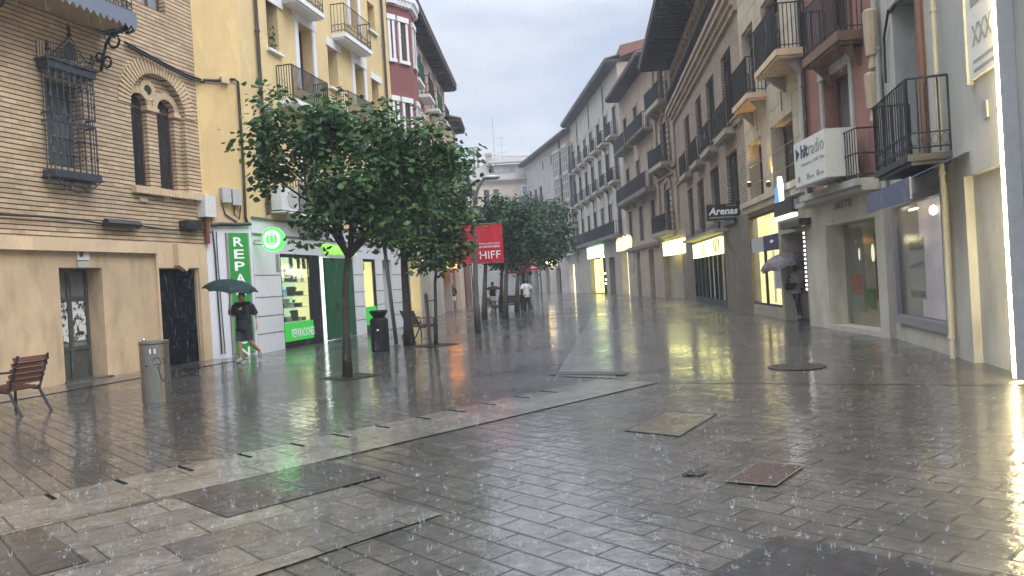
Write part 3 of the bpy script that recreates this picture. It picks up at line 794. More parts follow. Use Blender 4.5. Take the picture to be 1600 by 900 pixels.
# shop front: white tile blocks with openings
W1 = (b.x(441, 480), b.x(494, 480)+.02, .0, b.z(450, 397)); x_door1 = b.x(555, 480)
D1 = (b.x(503, 480), x_door1, 0.0, b.z(520, 402))
W2 = (b.x(570, 470), b.x(589, 470), .0, b.z(578, 405)); D2 = (b.x(600, 470), b.x(614, 470), 0.0, b.z(606, 406))
W1 = (W1[0], D1[0]-.04, 0.0, W1[3])
wall(b, 'shop_wall', 'white_tile', 0, XR, 0, zs, [W1+(.9,), D1+(.9,), W2+(.9,), D2+(.5,)], body=10, y=-.02)
jt = MB(); zrow = [b.z(402, y_) for y_ in (523, 495, 465, 430)]
for zr in zrow + [b.z(420, 383)]:
    for (a, c) in ((0, W1[0]), (D1[1], W2[0]), (W2[1], D2[0]), (D2[1], XR)):
        jt.box(a+.01, c-.01, -.026, -.0215, zr-.012, zr+.012)
jt.box(.0, XR, -.06, -.0215, zs-.5, zs-.46); jt.box(0, XR, -.08, -.0215, zs-.05, zs)
b.part(jt, 'tile_joint', 'joint_grey')
ut = MB(); k_ = b.R(429, 397, 436, 425); ut.box(k_[0], k_[1], -.03, -.0215, k_[2], k_[3]); b.part(ut, 'wall_plaque', 'letter_grey')
def display(b, x0, x1, z0, z1, dep, back, side, zfloor, name='shop_window'):
    m = MB(); m.quad((x0, dep, zfloor), (x1, dep, zfloor), (x1, dep, z1), (x0, dep, z1)); o = b.part(m, name, back)
    for xx_ in (x0+.003, x1-.003):
        s_ = MB(); s_.quad((xx_, .02, zfloor), (xx_, .02, z1), (xx_, dep-.003, z1), (xx_, dep-.003, zfloor)); b.part(s_, 'side_panel', side, parent=o)
    return o
zf = b.z(447, 505)   # sill of the first display
wa = display(b, W1[0], W1[1], 0, W1[3], .88, 'shop_light_green', 'shop_light', zf)
fr = MB(); fx = b.x(489, 500)
fr.box(W1[0], W1[0]+.07, .0, .1, 0, W1[3]); fr.box(fx, W1[1], -.01, .1, 0, W1[3]); fr.box(W1[0]+.07, fx, 0, .1, W1[3]-.1, W1[3]); fr.box(W1[0]+.07, fx, 0, .9, 0, b.z(447, 535))
b.part(fr, 'window_frame', 'charcoal_frame', parent=wa)
gp = MB().box(W1[0]+.06, fx-.001, -.005, .06, b.z(447, 535)+.003, zf); gpo = b.part(gp, 'green_panel', 'sign_green_lit', parent=wa)
zp0, zp1 = b.z(455, 527), b.z(455, 516)
zp0, zp1 = b.z(457, 528), b.z(457, 514)
text('REPARACIONES', 'sign_text', 'letter_white', wa, b.x(456, 522), b.x(491, 516), zp0, zp1, -.007, bold=.015)
b.part(MB().box(W1[0]+.06, fx-.01, .03, .045, zf+.003, W1[3]-.1), 'pane', 'shop_glass', parent=wa)
sh = MB()
hs = [b.z(447, y_) for y_ in (440, 463, 482)]
for h_ in hs: sh.box(W1[0]+.05, W1[1]-.05, .45, .85, h_-.015, h_+.005)
sh.box(W1[0]+.05, W1[1]-.02, .1, .87, zf-.02, zf-.003)
b.part(sh, 'shelf', 'white_trim', parent=wa)
COLN = ['dark green', 'black', 'white', 'bright blue', 'navy', 'grey']
gm = ['shop_green_dark', 'box_black', 'white_trim', 'sign_blue_lit', 'blue_awning', 'box_grey']
ORD = ['first', 'second', 'third', 'fourth', 'fifth', 'sixth', 'seventh', 'eighth', 'ninth', 'tenth', 'eleventh', 'twelfth']
for h_, shn in zip(hs + [zf], ('top shelf', 'middle shelf', 'lower shelf', 'window sill')):
    X = W1[0]+.15; k_ = 0
    while X < W1[1]-.25:
        w_ = rnd.uniform(.1, .32); hh = rnd.uniform(.08, .34); c_ = rnd.randrange(6); m = MB()
        if rnd.random() < .35: m.lathe([(.07, 0), (.02, .06), (.015, hh), (.05, hh+.03), (.045, hh+.09)], (0, 0, 0), 8); nm, what = 'phone_stand', 'phone stand'
        else: m.box(-w_*.4, w_*.4, -.1, .1, 0, hh*.85); m.box(-w_*.41, w_*.41, -.105, .105, hh*.85, hh); nm, what = 'goods_box', 'goods box'
        o = m.build(nm, gm[c_]); o.location = b.W(X+w_*.4, .6, h_+.007); o.rotation_euler = b.root.rotation_euler
        tag(o, f'{COLN[c_]} {what}, {ORD[k_]} from left on {shn} of the repair shop window', 'goods', 'goods in the repair shop window'); k_ += 1
        X += w_+rnd.uniform(.02, .12)
for px_ in (453, 465, 473):
    X = b.x(px_, 408, -.3); m = MB().tube([(X+.04, .3, W1[3]-.08), (X-.03, .25, W1[3]-.42)], .06, 8); b.part(m, 'spotlight', 'box_black', parent=wa)
# doorway of the shop: lit slot and green leaf
da = display(b, D1[0], D1[1], 0, D1[3], .88, 'shop_light_white', 'white_tile', .01, 'shop_door')
gx = b.x(514, 480)
gl = MB().box(gx, D1[1]-.005, .0, .06, .02, D1[3]-.02); gl.box(gx-.1, gx, -.01, .08, .02, D1[3]-.02); gl.box(gx+.38, gx+.41, -.008, -.001, .1, D1[3]-.1)
b.part(gl, 'door_leaf', 'shop_green_dark', parent=da)
b.part(MB().tube([(gx+.6, -.04, 1.0), (gx+.6, -.04, 1.25)], .02, 6), 'handle', 'box_black', parent=da)
it = MB()
for z_, c_ in ((1.9, 0), (1.35, 1), (.9, 2), (2.3, 2)): it.mi = c_; it.box(D1[0]+.1, gx-.1, .6, .8, z_, z_+.35)
b.part(it, 'goods', ['orange_door', 'banner_red', 'sign_green'], parent=da)
wc = display(b, W2[0], W2[1], 0, W2[3], .88, 'shop_light', 'shop_light', .01)
fr = MB(); fr.box(W2[1]-.09, W2[1], 0, .1, 0, W2[3]); fr.box(W2[0], W2[1]-.09, 0, .1, W2[3]-.1, W2[3]); fr.box(W2[0], W2[1]-.09, 0, .1, 0, .3); b.part(fr, 'window_frame', 'charcoal_frame', parent=wc)
b.part(MB().box(W2[0], W2[1]-.09, .0, .06, .303, 1.0), 'green_panel', 'sign_green_lit', parent=wc)
for k in (0, 1):
    X = W2[0]+.25+k*.4; b.part(MB().tube([(X+.04, .3, W2[3]-.1), (X-.03, .25, W2[3]-.4)], .05, 8), 'spotlight', 'box_black', parent=wc)
b.part(MB().box(W2[0], W2[1]-.09, .03, .045, 1.003, W2[3]-.1), 'pane', 'shop_glass', parent=wc)
dd = MB().box(D2[0], D2[1], .4, .46, 0, D2[3]); 
for zr in zrow: dd.box(D2[0], D2[1], .392, .399, zr-.01, zr+.01)
b.part(dd, 'grey_door', 'box_grey')
def disc(mb, x, z, r, y0, y1, n=40): mb.prism([(x+r*math.cos(2*PI*i/n), z+r*math.sin(2*PI*i/n)) for i in range(n)], y0, y1)
# round neon sign with a telephone
nx, nyo, nz = b.x(427, 374, .62), -.62, b.z(427, 374, .62); nr = .33
def vdisc(mb, r, x0, x1, n=40):          # a disc across the pavement, facing along the street
    mb.add([(nx+x0, nyo+r*math.cos(2*PI*i/n), nz+r*math.sin(2*PI*i/n)) for i in range(n)] + [(nx+x1, nyo+r*math.cos(2*PI*i/n), nz+r*math.sin(2*PI*i/n)) for i in range(n)],
           [tuple(range(n)), tuple(range(2*n-1, n-1, -1))] + [(i, i+n, (i+1) % n+n, (i+1) % n) for i in range(n)])
m = MB(); vdisc(m, nr, -.07, .07); ns = b.part(m, 'round_sign', 'neon_green')
m = MB(); vdisc(m, nr*.79, -.08, -.072); b.part(m, 'sign_ring', 'neon_white', parent=ns)
m = MB(); vdisc(m, nr*.52, -.09, -.082); b.part(m, 'sign_centre', 'neon_green', parent=ns)
m = MB(); w_, h_ = .075, .135; t_ = .022
for (ya, yb, za, zb_) in ((-w_, -w_+t_, -h_, h_), (w_-t_, w_, -h_, h_), (-w_+t_, w_-t_, h_-t_, h_), (-w_+t_, w_-t_, -h_, -h_+t_)): m.box(nx-.1, nx-.092, nyo+ya, nyo+yb, nz+za, nz+zb_)
b.part(m, 'phone_mark', 'neon_white', parent=ns)
b.part(MB().box(nx-.03, nx+.03, nyo+nr, -.03, nz-.03, nz+.03), 'sign_arm', 'box_grey', parent=ns)
SHOPL = [b.W((W1[0]+W1[1])/2-.3, .25, W1[3]-.5), b.W((W1[0]+W1[1])/2+.4, .25, W1[3]-.5)]
text('TELKOR', 'sign_letters', 'neon_lime', b.root, b.x(502, 390, .1), b.x(556, 392, .1), b.z(505, 396, .1), b.z(505, 382, .1), -.1, ext=.03, bold=.01)
# air conditioner above the shop
q0, z0_ = b.P(441, 327, .4); q1, z1_ = b.P(477, 298, .4)
ac = MB().box(q0, q1, -.4, -.06, z0_, z1_); ac.box(q0, q1, -.45, -.05, z0_-.08, z0_-.04)
aco = b.part(ac, 'air_conditioner', 'box_white'); m = MB(); disc(m, q0+(q1-q0)*.4, (z0_+z1_)/2, min(.26, (z1_-z0_)*.42), -.412, -.402); b.part(m, 'fan_grille', 'box_grey', parent=aco)

# the narrow slanted side of the yellow house
dv = E2 - E1; b2 = b
azs = math.degrees(math.atan2(dv.x, dv.y)); LS = dv.length
b = Site('yellow_house_side', 'narrow slanted yellow wall with cables between the brick house and the phone repair shop', 'building', (E1.x, E1.y), azs, 'l')
zs2 = b.z(360, 350)
wall(b, 'plaster_wall', 'yellow_side', .003, LS-.003, zs2, HY, [], body=3)
wall(b, 'white_base', 'white_tile', .003, LS-.003, 0, zs2, [], body=3, y=-.01, sides=False)
g0, g1 = b.x(361, 450, .05), b.x(391, 450, .05); gz1, gz0 = b.z(375, 364, .05), b.z(375, 553, .05)
m = MB().box(g0, g1, -.07, -.012, max(.05, gz0), gz1); sg = b.part(m, 'vertical_sign', 'sign_green', label='tall green sign with white capital letters')
m = MB().box(g0-.06, g0, -.075, -.012, max(.05, gz0), gz1); m.box(g1, g1+.04, -.075, -.012, max(.05, gz0), gz1); b.part(m, 'sign_frame', 'letter_grey', parent=sg)
wd = (g1-g0)
for i, ch in enumerate('REPARACION'):
    zc = gz1 - .12 - i*.335
    hw = .055 if ch == 'I' else .16
    text(ch, 'sign_letter', 'letter_white', sg, (g0+g1)/2-hw*.9, (g0+g1)/2+hw*.9, zc-.255, zc, -.073, bold=.02)
cb = MB()
cable(cb, b, [(318, 125), (340, 126), (352, 124), (366, 124), (372, 128), (374, 160), (380, 250), (384, 340), (388, 352)], .04)
cable(cb, b, [(330, 352), (345, 350), (365, 351), (392, 350)], .05, .1); cable(cb, b, [(332, 360), (336, 395), (341, 470), (347, 553)], .022, .05); cable(cb, b, [(338, 362), (340, 400), (346, 480), (352, 553)], .014, .05)
cable(cb, b, [(345, 312), (352, 335), (370, 347)], .02); cable(cb, b, [(366, 318), (366, 335), (374, 342), (376, 322)], .02)
jb = MB()
for (l, t_, r, bt) in ((345, 293, 360, 317), (361, 296, 376, 321)):
    q = b.R(l, t_, r, bt, .1); m = MB().box(q[0], q[1], -.18, -.012, q[2], q[3]); b.part(m, 'meter_box', 'box_grey')
q = b.R(345, 119, 358, 131, .1); b.part(MB().box(q[0], q[1], -.14, -.012, q[2], q[3]), 'junction_box', 'peach_band')
m = MB(); c0, zc = b.P(331, 353, .03); c1, _ = b.P(380, 350, .03); _, ztri = b.P(336, 305, .03)
m.prism([(c0, zc), (c1, zc), (c0+.05, ztri)], -.03, -.003); b.part(m, 'plaster_patch', 'peach_band')

# ================================================================== LEFT: maroon bay house with the peach facade beyond
E3 = b2.W(XR, 0); AZ3 = 2.6
b = Site('maroon_building', 'maroon and peach house with white framed bay window and deep dark eaves', 'building', (E3.x, E3.y), AZ3, 'l')
x_end = b.x(697, 200); ze = b.z(703, 118, .85)
PLX = b.x(652, 300)
def bwin(xa, ya, xb, yb, z0, z1, i):
    """window on one side of the bay, on the plan line a-b"""
    ux, uy = xb-xa, yb-ya; L = math.hypot(ux, uy); ux /= L; uy /= L; nx_, ny_ = uy, -ux
    m = MB(); m2 = MB(); m3 = MB()
    X = Vector((ux, uy, 0)); Y = Vector((nx_, ny_, 0)); Z = Vector((0, 0, 1)); c = Vector(((xa+xb)/2, (ya+yb)/2, (z0+z1)/2)); hw = L*.16; hh = (z1-z0)/2
    for sx in (-1, 1): m.obox(c+X*sx*(hw+.06)+Y*.04, X, Y, Z, .06, .04, hh)
    m.obox(c+Z*(hh+.13)+Y*.05, X, Y, Z, hw+.17, .06, .11); m.obox(c-Z*(hh+.08)+Y*.05, X, Y, Z, hw+.15, .06, .07)
    o = b.part(m, 'bay_window', 'white_trim'); m2.obox(c+Y*.012, X, Y, Z, hw, .012, hh); b.part(m2, 'pane', 'pane_brown', parent=o)
    for sx in (-1, 0, 1): m3.obox(c+X*sx*(hw-.03)+Y*.03, X, Y, Z, .03, .01, hh)
    m3.obox(c+Y*.03+Z*hh*.35, X, Y, Z, hw, .009, .025)
    b.part(m3, 'frame', 'brown_frame', parent=o)
bx = [(.02, 0.0), (.25, -.22), (1.05, -.82), (2.3, -.82), (3.0, 0.0)]; wx = 1.1
dB_ = (b.W(.7, -.55)-CAM).dot(FWD)
bay = MB(); zb0 = 3.9; zb1 = at(640, 4, dB_).z
pts = bx
for i in range(len(pts)-1):
    (xa, ya), (xb, yb) = pts[i], pts[i+1]
    bay.quad((xa, ya, zb0), (xb, yb, zb0), (xb, yb, zb1), (xa, ya, zb1))
bay.add([(x_, y_, zb0) for x_, y_ in pts], [tuple(range(len(pts)))]); bay.add([(x_, y_, zb1) for x_, y_ in pts], [tuple(range(len(pts)))])
b.part(bay, 'bay', 'maroon_plaster')
cn = MB()
cpts = [(x_ + (0 if i else 0), y_-.25 if y_ < 0 else y_) for i, (x_, y_) in enumerate(pts)]
for i in range(len(pts)-1):
    (xa, ya), (xb, yb) = cpts[i], cpts[i+1]; (xc_, yc_), (xd, yd) = pts[i], pts[i+1]
    cn.add([(xc_, yc_, zb1-.25), (xd, yd, zb1-.25), (xb, yb, zb1+.05), (xa, ya, zb1+.05), (xb, yb, zb1+.35), (xa, ya, zb1+.35)], [(0,1,2,3), (3,2,4,5)])
    n = 5
    for k in range(n):
        f = (k+.5)/n; cx_, cy_ = xc_+(xd-xc_)*f, yc_+(yd-yc_)*f; cn.box(cx_-.09, cx_+.09, cy_-.18, cy_, zb1-.22, zb1-.02)
cn.add([(x_, y_, zb1+.35) for x_, y_ in cpts], [tuple(range(len(cpts)))])
b.part(cn, 'bay_cornice', 'white_trim')
for (t_, bt) in ((38, 97), (163, 226), (285, 345)):
    z1 = at(632, t_, dB_).z; z0 = at(632, bt, dB_).z
    for i in range(4): 
        bwin(*pts[i], *pts[i+1], z0, z1, i)
win(b, wx+3.6, wx+4.8, b.z(675, 190), b.z(675, 150), trim='white_trim', sill='white_trim')
floors = [5.0, 8.4, 11.8]
xx = wx+3.6; b.holes = []; n = 0
while xx < x_end-1.6:
    for fz in floors:
        win(b, xx, xx+1.1, fz, fz+2.4, trim='white_trim', tw=.16, shutter='shop_green_dark' if n % 2 == 0 else None)
        balcony(b, xx-.35, xx+1.45, fz, .6, 1.0, rail='iron' if n % 2 else 'shop_green_dark', gap=.16, r=.016)
    xx += 3.4; n += 1
# ground floor shops
gz = 3.6
G = [(b.x(641, 450), b.x(656, 450)), (b.x(659, 450), b.x(672, 450)), (b.x(693, 450), b.x(705, 450)), (b.x(707, 450), b.x(717.5, 450))]
wall(b, 'peach_wall', 'peach_plaster', 0, x_end, gz, ze, b.holes, body=10)
wall(b, 'shop_base', 'grey_far', 0, x_end, 0, gz, [g + (0.0, 3.1, .6) for g in G], body=10, y=-.02)
def backing(b, g, mat, name, zt=3.1, y=.5, zb_=0.0): return b.part(MB().box(g[0]-.01, g[1]+.01, y, y+.05, zb_, zt+.01), name, mat)
o = backing(b, G[0], 'shop_light_yellow', 'lit_shop_window'); o = backing(b, G[1], 'pink_wall', 'poster_window')
for k in range(3): b.part(MB().box(G[1][0]+.1+k*(G[1][1]-G[1][0])/3, G[1][0]+.1+(k+.6)*(G[1][1]-G[1][0])/3, .45, .498, .3, 2.7), 'poster', 'white_trim', parent=o)
b.part(MB().box(G[1][0], G[1][1], .3, .49, 2.75, 3.1), 'lit_strip', 'shop_light_pale', parent=o)
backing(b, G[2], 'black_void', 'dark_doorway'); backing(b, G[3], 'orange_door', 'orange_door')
o = b.part(MB().box(G[2][0]+.2, G[2][1]-.1, -.5, -.1, 2.75, 3.6), 'hanging_sign', 'shop_light_orange'); b.part(MB().box(G[3][0], G[3][1], -.1, -.03, 3.15, 3.7), 'orange_sign', 'shop_light_orange')
b.part(MB().box(PLX+2, x_end, -.08, -.0215, 3.65, 3.9), 'string_course', 'white_trim')
eave(b, wx+2.2, x_end, ze, out=.85, rafters=.55, roof='roof_tile', th=.3)
pipe(b, PLX+.1, 4, ze, r=.07)

E4 = b.W(x_end, 0)
b = Site('peach_house', 'small peach house with tiled roof beyond the deep dark eaves', 'building', (E4.x+.3, E4.y+.5), 1.0, 'l')
xe = b.x(712, 220); z1 = b.z(724, 200, .7)
b.holes = []
for k in range(2):
    for fz in (5.2, 8.6): win(b, 1.2+k*3, 2.2+k*3, fz, fz+2.2, trim='white_trim')
wall(b, 'peach_wall', 'cream_far', 0, xe, 0, z1, b.holes, body=9); eave(b, 0, xe, z1, .7, roof='roof_tile')
E5 = b.W(xe, 0)
b = Site('red_house', 'low brick red house with dark tiled roof and drainpipe behind the tree tops', 'building', (E5.x+.15, E5.y+.3), -1.0, 'l')
xe = b.x(728, 300); z1 = b.z(733, 281, .6); b.holes = []
for k in range(2):
    for fz in (4.6, 7.4): win(b, .9+k*2.4, 1.8+k*2.4, fz, fz+1.9, shutter='brown_frame')
wall(b, 'red_wall', 'red_brick_wall', 0, xe, 0, z1, b.holes, body=9); eave(b, 0, xe, z1, .6, roof='roof_grey'); pipe(b, xe-.15, 0, z1, mat='pipe_brown')
E6 = b.W(xe, 0)
# ================================================================== RIGHT: nearest white wall with the light tube
A0 = Vector((7.57, 15.26, 0)); AZN = 13.0
def step(o, az, L): return o + Vector((math.sin(math.radians(az)), math.cos(math.radians(az)), 0))*L
b = Site('white_balcony_house', 'pale grey house with iron balcony, blue grey canopy and framed shop window with a poster', 'building', (A0.x, A0.y), AZN, 'r')
xa = b.x(1488, 300)
dq = b.R(1405, 22, 1450, 262); dq = (b.x(1408, 200), b.x(1449, 200), b.z(1420, 262), b.z(1420, 262)+3.0)
b.holes = []
win(b, *dq, dep=.4, frame='pale_grey_render', pane='pane_curtain', cols=1, trim='white_lime', tw=.16, lintel=.3)
HN = 13.0
zc = b.z(1470, 268)      # canopy level
wall(b, 'render_wall', 'pale_grey_render', .004, xa, zc, HN, b.holes, dep=.4, body=9)
sq = b.R(1410, 330, 1478, 520); sx0, sx1 = b.x(1402, 430), b.x(1488, 430); szb, szt = b.z(1404, 503), b.z(1404, 312)
wall(b, 'shop_base', 'cream_portal', .004, xa, 0, zc, [(sx0+.02, sx1, szb+.08, szt, .5)], body=9, y=.0)
fr = MB(); fr.box(sx0, sx0+.14, -.07, .08, szb, szt); fr.box(sx1-.16, sx1, -.07, .08, szb, szt); fr.box(sx0+.14, sx1-.16, -.07, .08, szt-.14, szt); fr.box(sx0+.14, sx1-.16, -.07, .08, szb, szb+.16)
o = b.part(fr, 'shop_window', 'mauve_frame', label='shop window in a mauve grey frame')
b.part(MB().box(sx0+.03, sx1-.03, .42, .48, szb+.1, szt), 'back_wall', 'shop_light_lavender', parent=o)
b.part(MB().box(sx0+.14, sx1-.16, .015, .03, szb+.16, szt-.14), 'pane', 'hazy_glass', parent=o)
p0, p1, p2, p3 = b.x(1423, 430, -.12), b.x(1445, 430, -.12), b.z(1440, 468, -.12), b.z(1426, 372, -.12)
po = b.part(MB().box(p0, p1, .12, .14, p2, p3), 'poster', 'sign_white', parent=o)
b.part(MB().box(p0+.03, p1-.03, .106, .118, p3-(p3-p2)*.2, p3-.04), 'poster_band', 'leaf_potted', parent=o); b.part(MB().box(p0+.03, p1-.03, .106, .118, p2+.04, p2+(p3-p2)*.14), 'poster_band', 'leaf_potted', parent=o)
b.part(MB().prism([(p0+.03, p2+(p3-p2)*.55), (p1-.03, p2+(p3-p2)*.62), (p1-.03, p2+(p3-p2)*.56), (p0+.03, p2+(p3-p2)*.5)], .106, .118), 'poster_band', 'letter_grey', parent=o)
m = MB().ell(((sx0+sx1)/2-.2, .3, szt-.3), .07, .07, .09); b.part(m, 'spotlight', 'lamp_white', parent=o)
b.part(MB().box(sx0+.25, sx0+.75, .2, .24, szt-.22, szt-.19), 'strip_light', 'lamp_warm', parent=o)
# canopy and balcony
bo = .62
q0, zb_ = b.P(1366, 270, bo); q1 = b.x(1418, 240, bo)
bal = balcony(b, q0, q1, zb_, bo, 1.15, th=.1, slab='iron', gap=.13, scroll=True, r=.013)
cn = MB(); c0 = b.x(1357, 318, bo+.15); zb_ = zb_; 
xq1 = b.x(1480, 270, .3); q1 = xq1-.12
cn.add([(c0, -bo-.15, zb_-.42), (q1+.12, -bo-.15, zb_-.42), (q1+.12, -.004, zb_-.1), (c0, -.004, zb_-.1), (c0, -bo-.15, zb_-.62), (q1+.12, -bo-.15, zb_-.62)], [(0,1,2,3), (0,4,5,1)])
cn.box(c0, q1+.12, -bo-.18, -bo-.151, zb_-.72, zb_-.4)
b.part(cn, 'canopy', 'blue_awning')
q1 = b.x(1418, 240, bo); m = MB(); px0 = b.x(1446, 200, .3); m.tube([(px0, -.3, zb_), (px0, -.3, zb_+4.0)], .06, 6); b.part(m, 'balcony_post', 'brown_frame')
pipe(b, xa-.12, 0, HN, mat='pipe_white', r=.04); pipe(b, .12, zc, HN, mat='pipe_white', r=.06)
cb = MB(); cable(cb, b, [(1390, 20), (1400, 5), (1440, -20)], .03); cable(cb, b, [(1388, 15), (1381, 60), (1384, 130)], .025); 
b_ = b
b = Site('white_corner_house', 'white smooth rendered house with wide sign panel beside the glowing light tube', 'building', tuple(b_.W(xa, 0)[:2]), AZN, 'r')
xled = b.x(1576, 300, .12); zX = 4.4
wall(b, 'white_wall', 'white_lime', .004, xled+.6, 0, HN, [(b.x(1513, 400), xled-.08, .0, b.z(1513, 274), .12)], body=9)
b.part(MB().box(b.x(1513, 400)-.01, xled-.07, .12, .16, 0, b.z(1513, 274)+.01), 'closed_shutter', 'pale_grey_render')
s0, s1 = b.x(1511, 60, .06), xled-.12; sz0, sz1 = b.z(1513, 128, .06), b.z(1513, -60, .06)
pn = MB().box(s0, s1, -.06, -.003, sz0, sz1); pno = b.part(pn, 'sign_panel', 'sign_white')
m = MB(); m.box(s0-.05, s0, -.09, -.003, sz0-.05, sz1); b.part(m, 'panel_edge', 'white_lime', parent=pno)
tz0, tz1 = b.z(1523, 72, .06), b.z(1523, 38, .06)
text('XXX', 'sign_letters', 'letter_grey', pno, b.x(1519, 60, .06), b.x(1551, 60, .06)+.02, tz0, tz1, -.062, bold=.02)
for k in (0.18, .3): b.part(MB().box(b.x(1519, 60, .06), s1-.06, -.066, -.061, tz0-k-.04, tz0-k), 'sign_line', 'letter_grey', parent=pno)
b.part(MB().box(b.x(1519, 60, .06), s1-.06, -.066, -.061, tz1+.25, tz1+.4), 'sign_line', 'letter_grey', parent=pno)
v0, v1, v2, v3 = b.R(1537, 160, 1546, 182); b.part(MB().box(v0, v1, -.03, -.003, v2, v3), 'vent_grille', 'letter_grey')
m = MB(); lz1 = 9.0
l_y = -.12
m.box(xled-.05, xled+.05, l_y-.05, l_y+.05, .04, lz1)
tag(m.build('light_tube', 'led_tube', None), 'tall glowing warm white light tube running up the edge of the white wall', 'light')
lt = bpy.data.objects['light_tube']; lt.location = b.o; lt.rotation_euler = b.root.rotation_euler
bk = MB().box(xled+.055, xled+.1, l_y-.05, -.003, .03, lz1); b.part(bk, 'tube_channel', 'box_grey')
# return wall beyond the tube: the neighbour's shop side
bb = Site('beige_side_house', 'beige stone clad house edge right of the glowing light tube', 'building', tuple(b.W(xled+.62, 0)[:2]), AZN, 'r')
wall(bb, 'stone_wall', 'cream_portal', .002, 3.5, 0, 7.5, [], body=6)
jn = MB()
for z_ in (1.2, 2.4, 3.6, 4.8, 6): jn.box(.002, 3.5, -.004, -.001, z_, z_+.015)
bb.part(jn, 'wall_joint', 'letter_grey')

# ================================================================== RIGHT: red house with the radio sign
B0 = Vector((7.74, 19.72, 0)); dv = B0-A0; az2 = math.degrees(math.atan2(dv.x, dv.y)); L2 = dv.length
b = Site('radio_house', 'brick red rendered house with radio sign box on its balcony and cream shop portal', 'building', (A0.x, A0.y), az2, 'r')
zsl = b.z(1360, 273, .5)     # balcony slab
dz0 = zsl+.05
dqx0, dqx1 = b.x(1290, 200), b.x(1333, 200)
win(b, dqx0, dqx1, dz0, b.z(1330, 95), dep=.4, frame='brown_frame', pane='pane_curtain', trim='white_lime', tw=.16)
ux0, ux1 = b.x(1287, 20), b.x(1326, 20); zub = b.z(1252, 95, .55)
win(b, ux0, ux1, zub+.1, zub+2.7, dep=.3, frame='brown_frame', pane='dark_pane', trim='brown_soffit')
HR = 12.5; zc2 = b.z(1300, 318)
wall(b, 'red_wall', 'brick_red_render', -L2+.004, -.004, zsl-.1, HR, b.holes, body=9)
gx0, gx1, gz0, gz1 = b.x(1302, 430), b.x(1381, 430), b.z(1302, 512), b.z(1302, 352)
wall(b, 'cream_portal', 'cream_portal', -L2+.004, -.004, 0, zsl-.1, [(gx0, gx1, .12, gz1, .55)], body=9, y=-.12)
o = b.part(MB().box(gx0, gx1, .42, .46, .12, gz1), 'shop_window', 'shop_light_dim'); b.part(MB().box(gx0, gx1, .3, .315, .12, gz1), 'pane', 'hazy_glass', parent=o)
w_ = (gx1-gx0)
for q_, mt_, nm_ in (((gx0+w_*.05, gx0+w_*.3, .36, .41, .4, gz1-.1), 'pale_grey_render', 'display_panel'), ((gx0+w_*.55, gx1-.02, .36, .415, .7, gz1-.3), 'brown_soffit', 'display_panel'), ((gx0+w_*.33, gx0+w_*.5, .35, .41, .5, .95), 'sign_green', 'display_box'), ((gx0+w_*.08, gx0+w_*.28, .345, .355, .8, 1.3), 'orange_door', 'display_card')): b.part(MB().box(*q_), nm_, mt_, parent=o)
for k in (.25, .5, .72): b.part(MB().ell((gx0+w_*k, .38, 1.75), .06, .03, .2), 'lamp', 'shop_light_pale', parent=o)
text('ARATTI', 'shop_letters', 'letter_dark', b.root, b.x(1304, 322, .12), b.x(1330, 316, .12), b.z(1304, 328, .12), b.z(1304, 317, .12), -.125, bold=.01)
q0, q1 = b.x(1257, 305, .5), b.x(1364, 274, .5)
bl = MB().box(max(q0, -L2-.3), -.02, -.62, -.004, zsl-.14, zsl); bl.box(-L2+.02, -.02, -.5, -.004, zsl-.24, zsl-.141); b.part(bl, 'balcony_slab', 'white_lime')
rl = MB(); a, c = b.x(1308, 250, .5), b.x(1342, 250, .5)
for zz in (zsl+.08, zsl+.5, zsl+1.0): rl.tube([(a, -.56, zz), (c, -.56, zz), (c, -.01, zz)], .018, 5)
for i in range(10): rl.tube([(a+(c-a)*i/9, -.56, zsl), (a+(c-a)*i/9, -.56, zsl+1)], .012, 4)
b.part(rl, 'railing', 'iron')
balcony(b, b.x(1253, 90, .55), b.x(1307, 38, .55), zub, .55, 1.1, th=.2, slab='brown_soffit', gap=.1, r=.013, brackets='brown_soffit')
# sign box
so = .95
s0, s1 = b.x(1241, 250, so), b.x(1290, 250, so); sz0, sz1 = b.z(1246, 293, so), b.z(1241, 226, so)
sb = MB().box(s0, s1, -so, -.3, sz0, sz1); so_ = b.part(sb, 'radio_sign', 'sign_white', label='white sign box with the radio station name')
b.part(MB().box(s0-.02, s1+.02, -so-.02, -so+.03, sz0-.04, sz0-.002), 'sign_frame', 'letter_grey', parent=so_)
sw, shh = s1-s0, sz1-sz0; yf = -so-.002
text('hit', 'sign_letters', 'letter_navy', so_, s0+sw*.24, s0+sw*.48, sz0+shh*.60, sz0+shh*.90, yf, bold=.03); text('radio', 'sign_letters', 'letter_grey', so_, s0+sw*.50, s0+sw*.97, sz0+shh*.60, sz0+shh*.90, yf)
text('Huesca | 107.1fm', 'sign_letters', 'letter_grey', so_, s0+sw*.24, s0+sw*.97, sz0+shh*.40, sz0+shh*.50, yf)
b.part(MB().prism([(s0+sw*.07, sz0+shh*.58), (s0+sw*.07, sz0+shh*.88), (s0+sw*.2, sz0+shh*.73)], yf-.006, yf), 'arrow_mark', 'letter_navy', parent=so_)
for k in range(3):
    m = MB(); X = s0+sw*(.1+.31*k); m.box(X, X+sw*.07, yf-.006, yf, sz0+shh*.1, sz0+shh*.22)
    if k: m.box(X+sw*.09, X+sw*.22, yf-.006, yf, sz0+shh*.12, sz0+shh*.15)
    b.part(m, 'sponsor_mark', 'letter_grey', parent=so_)
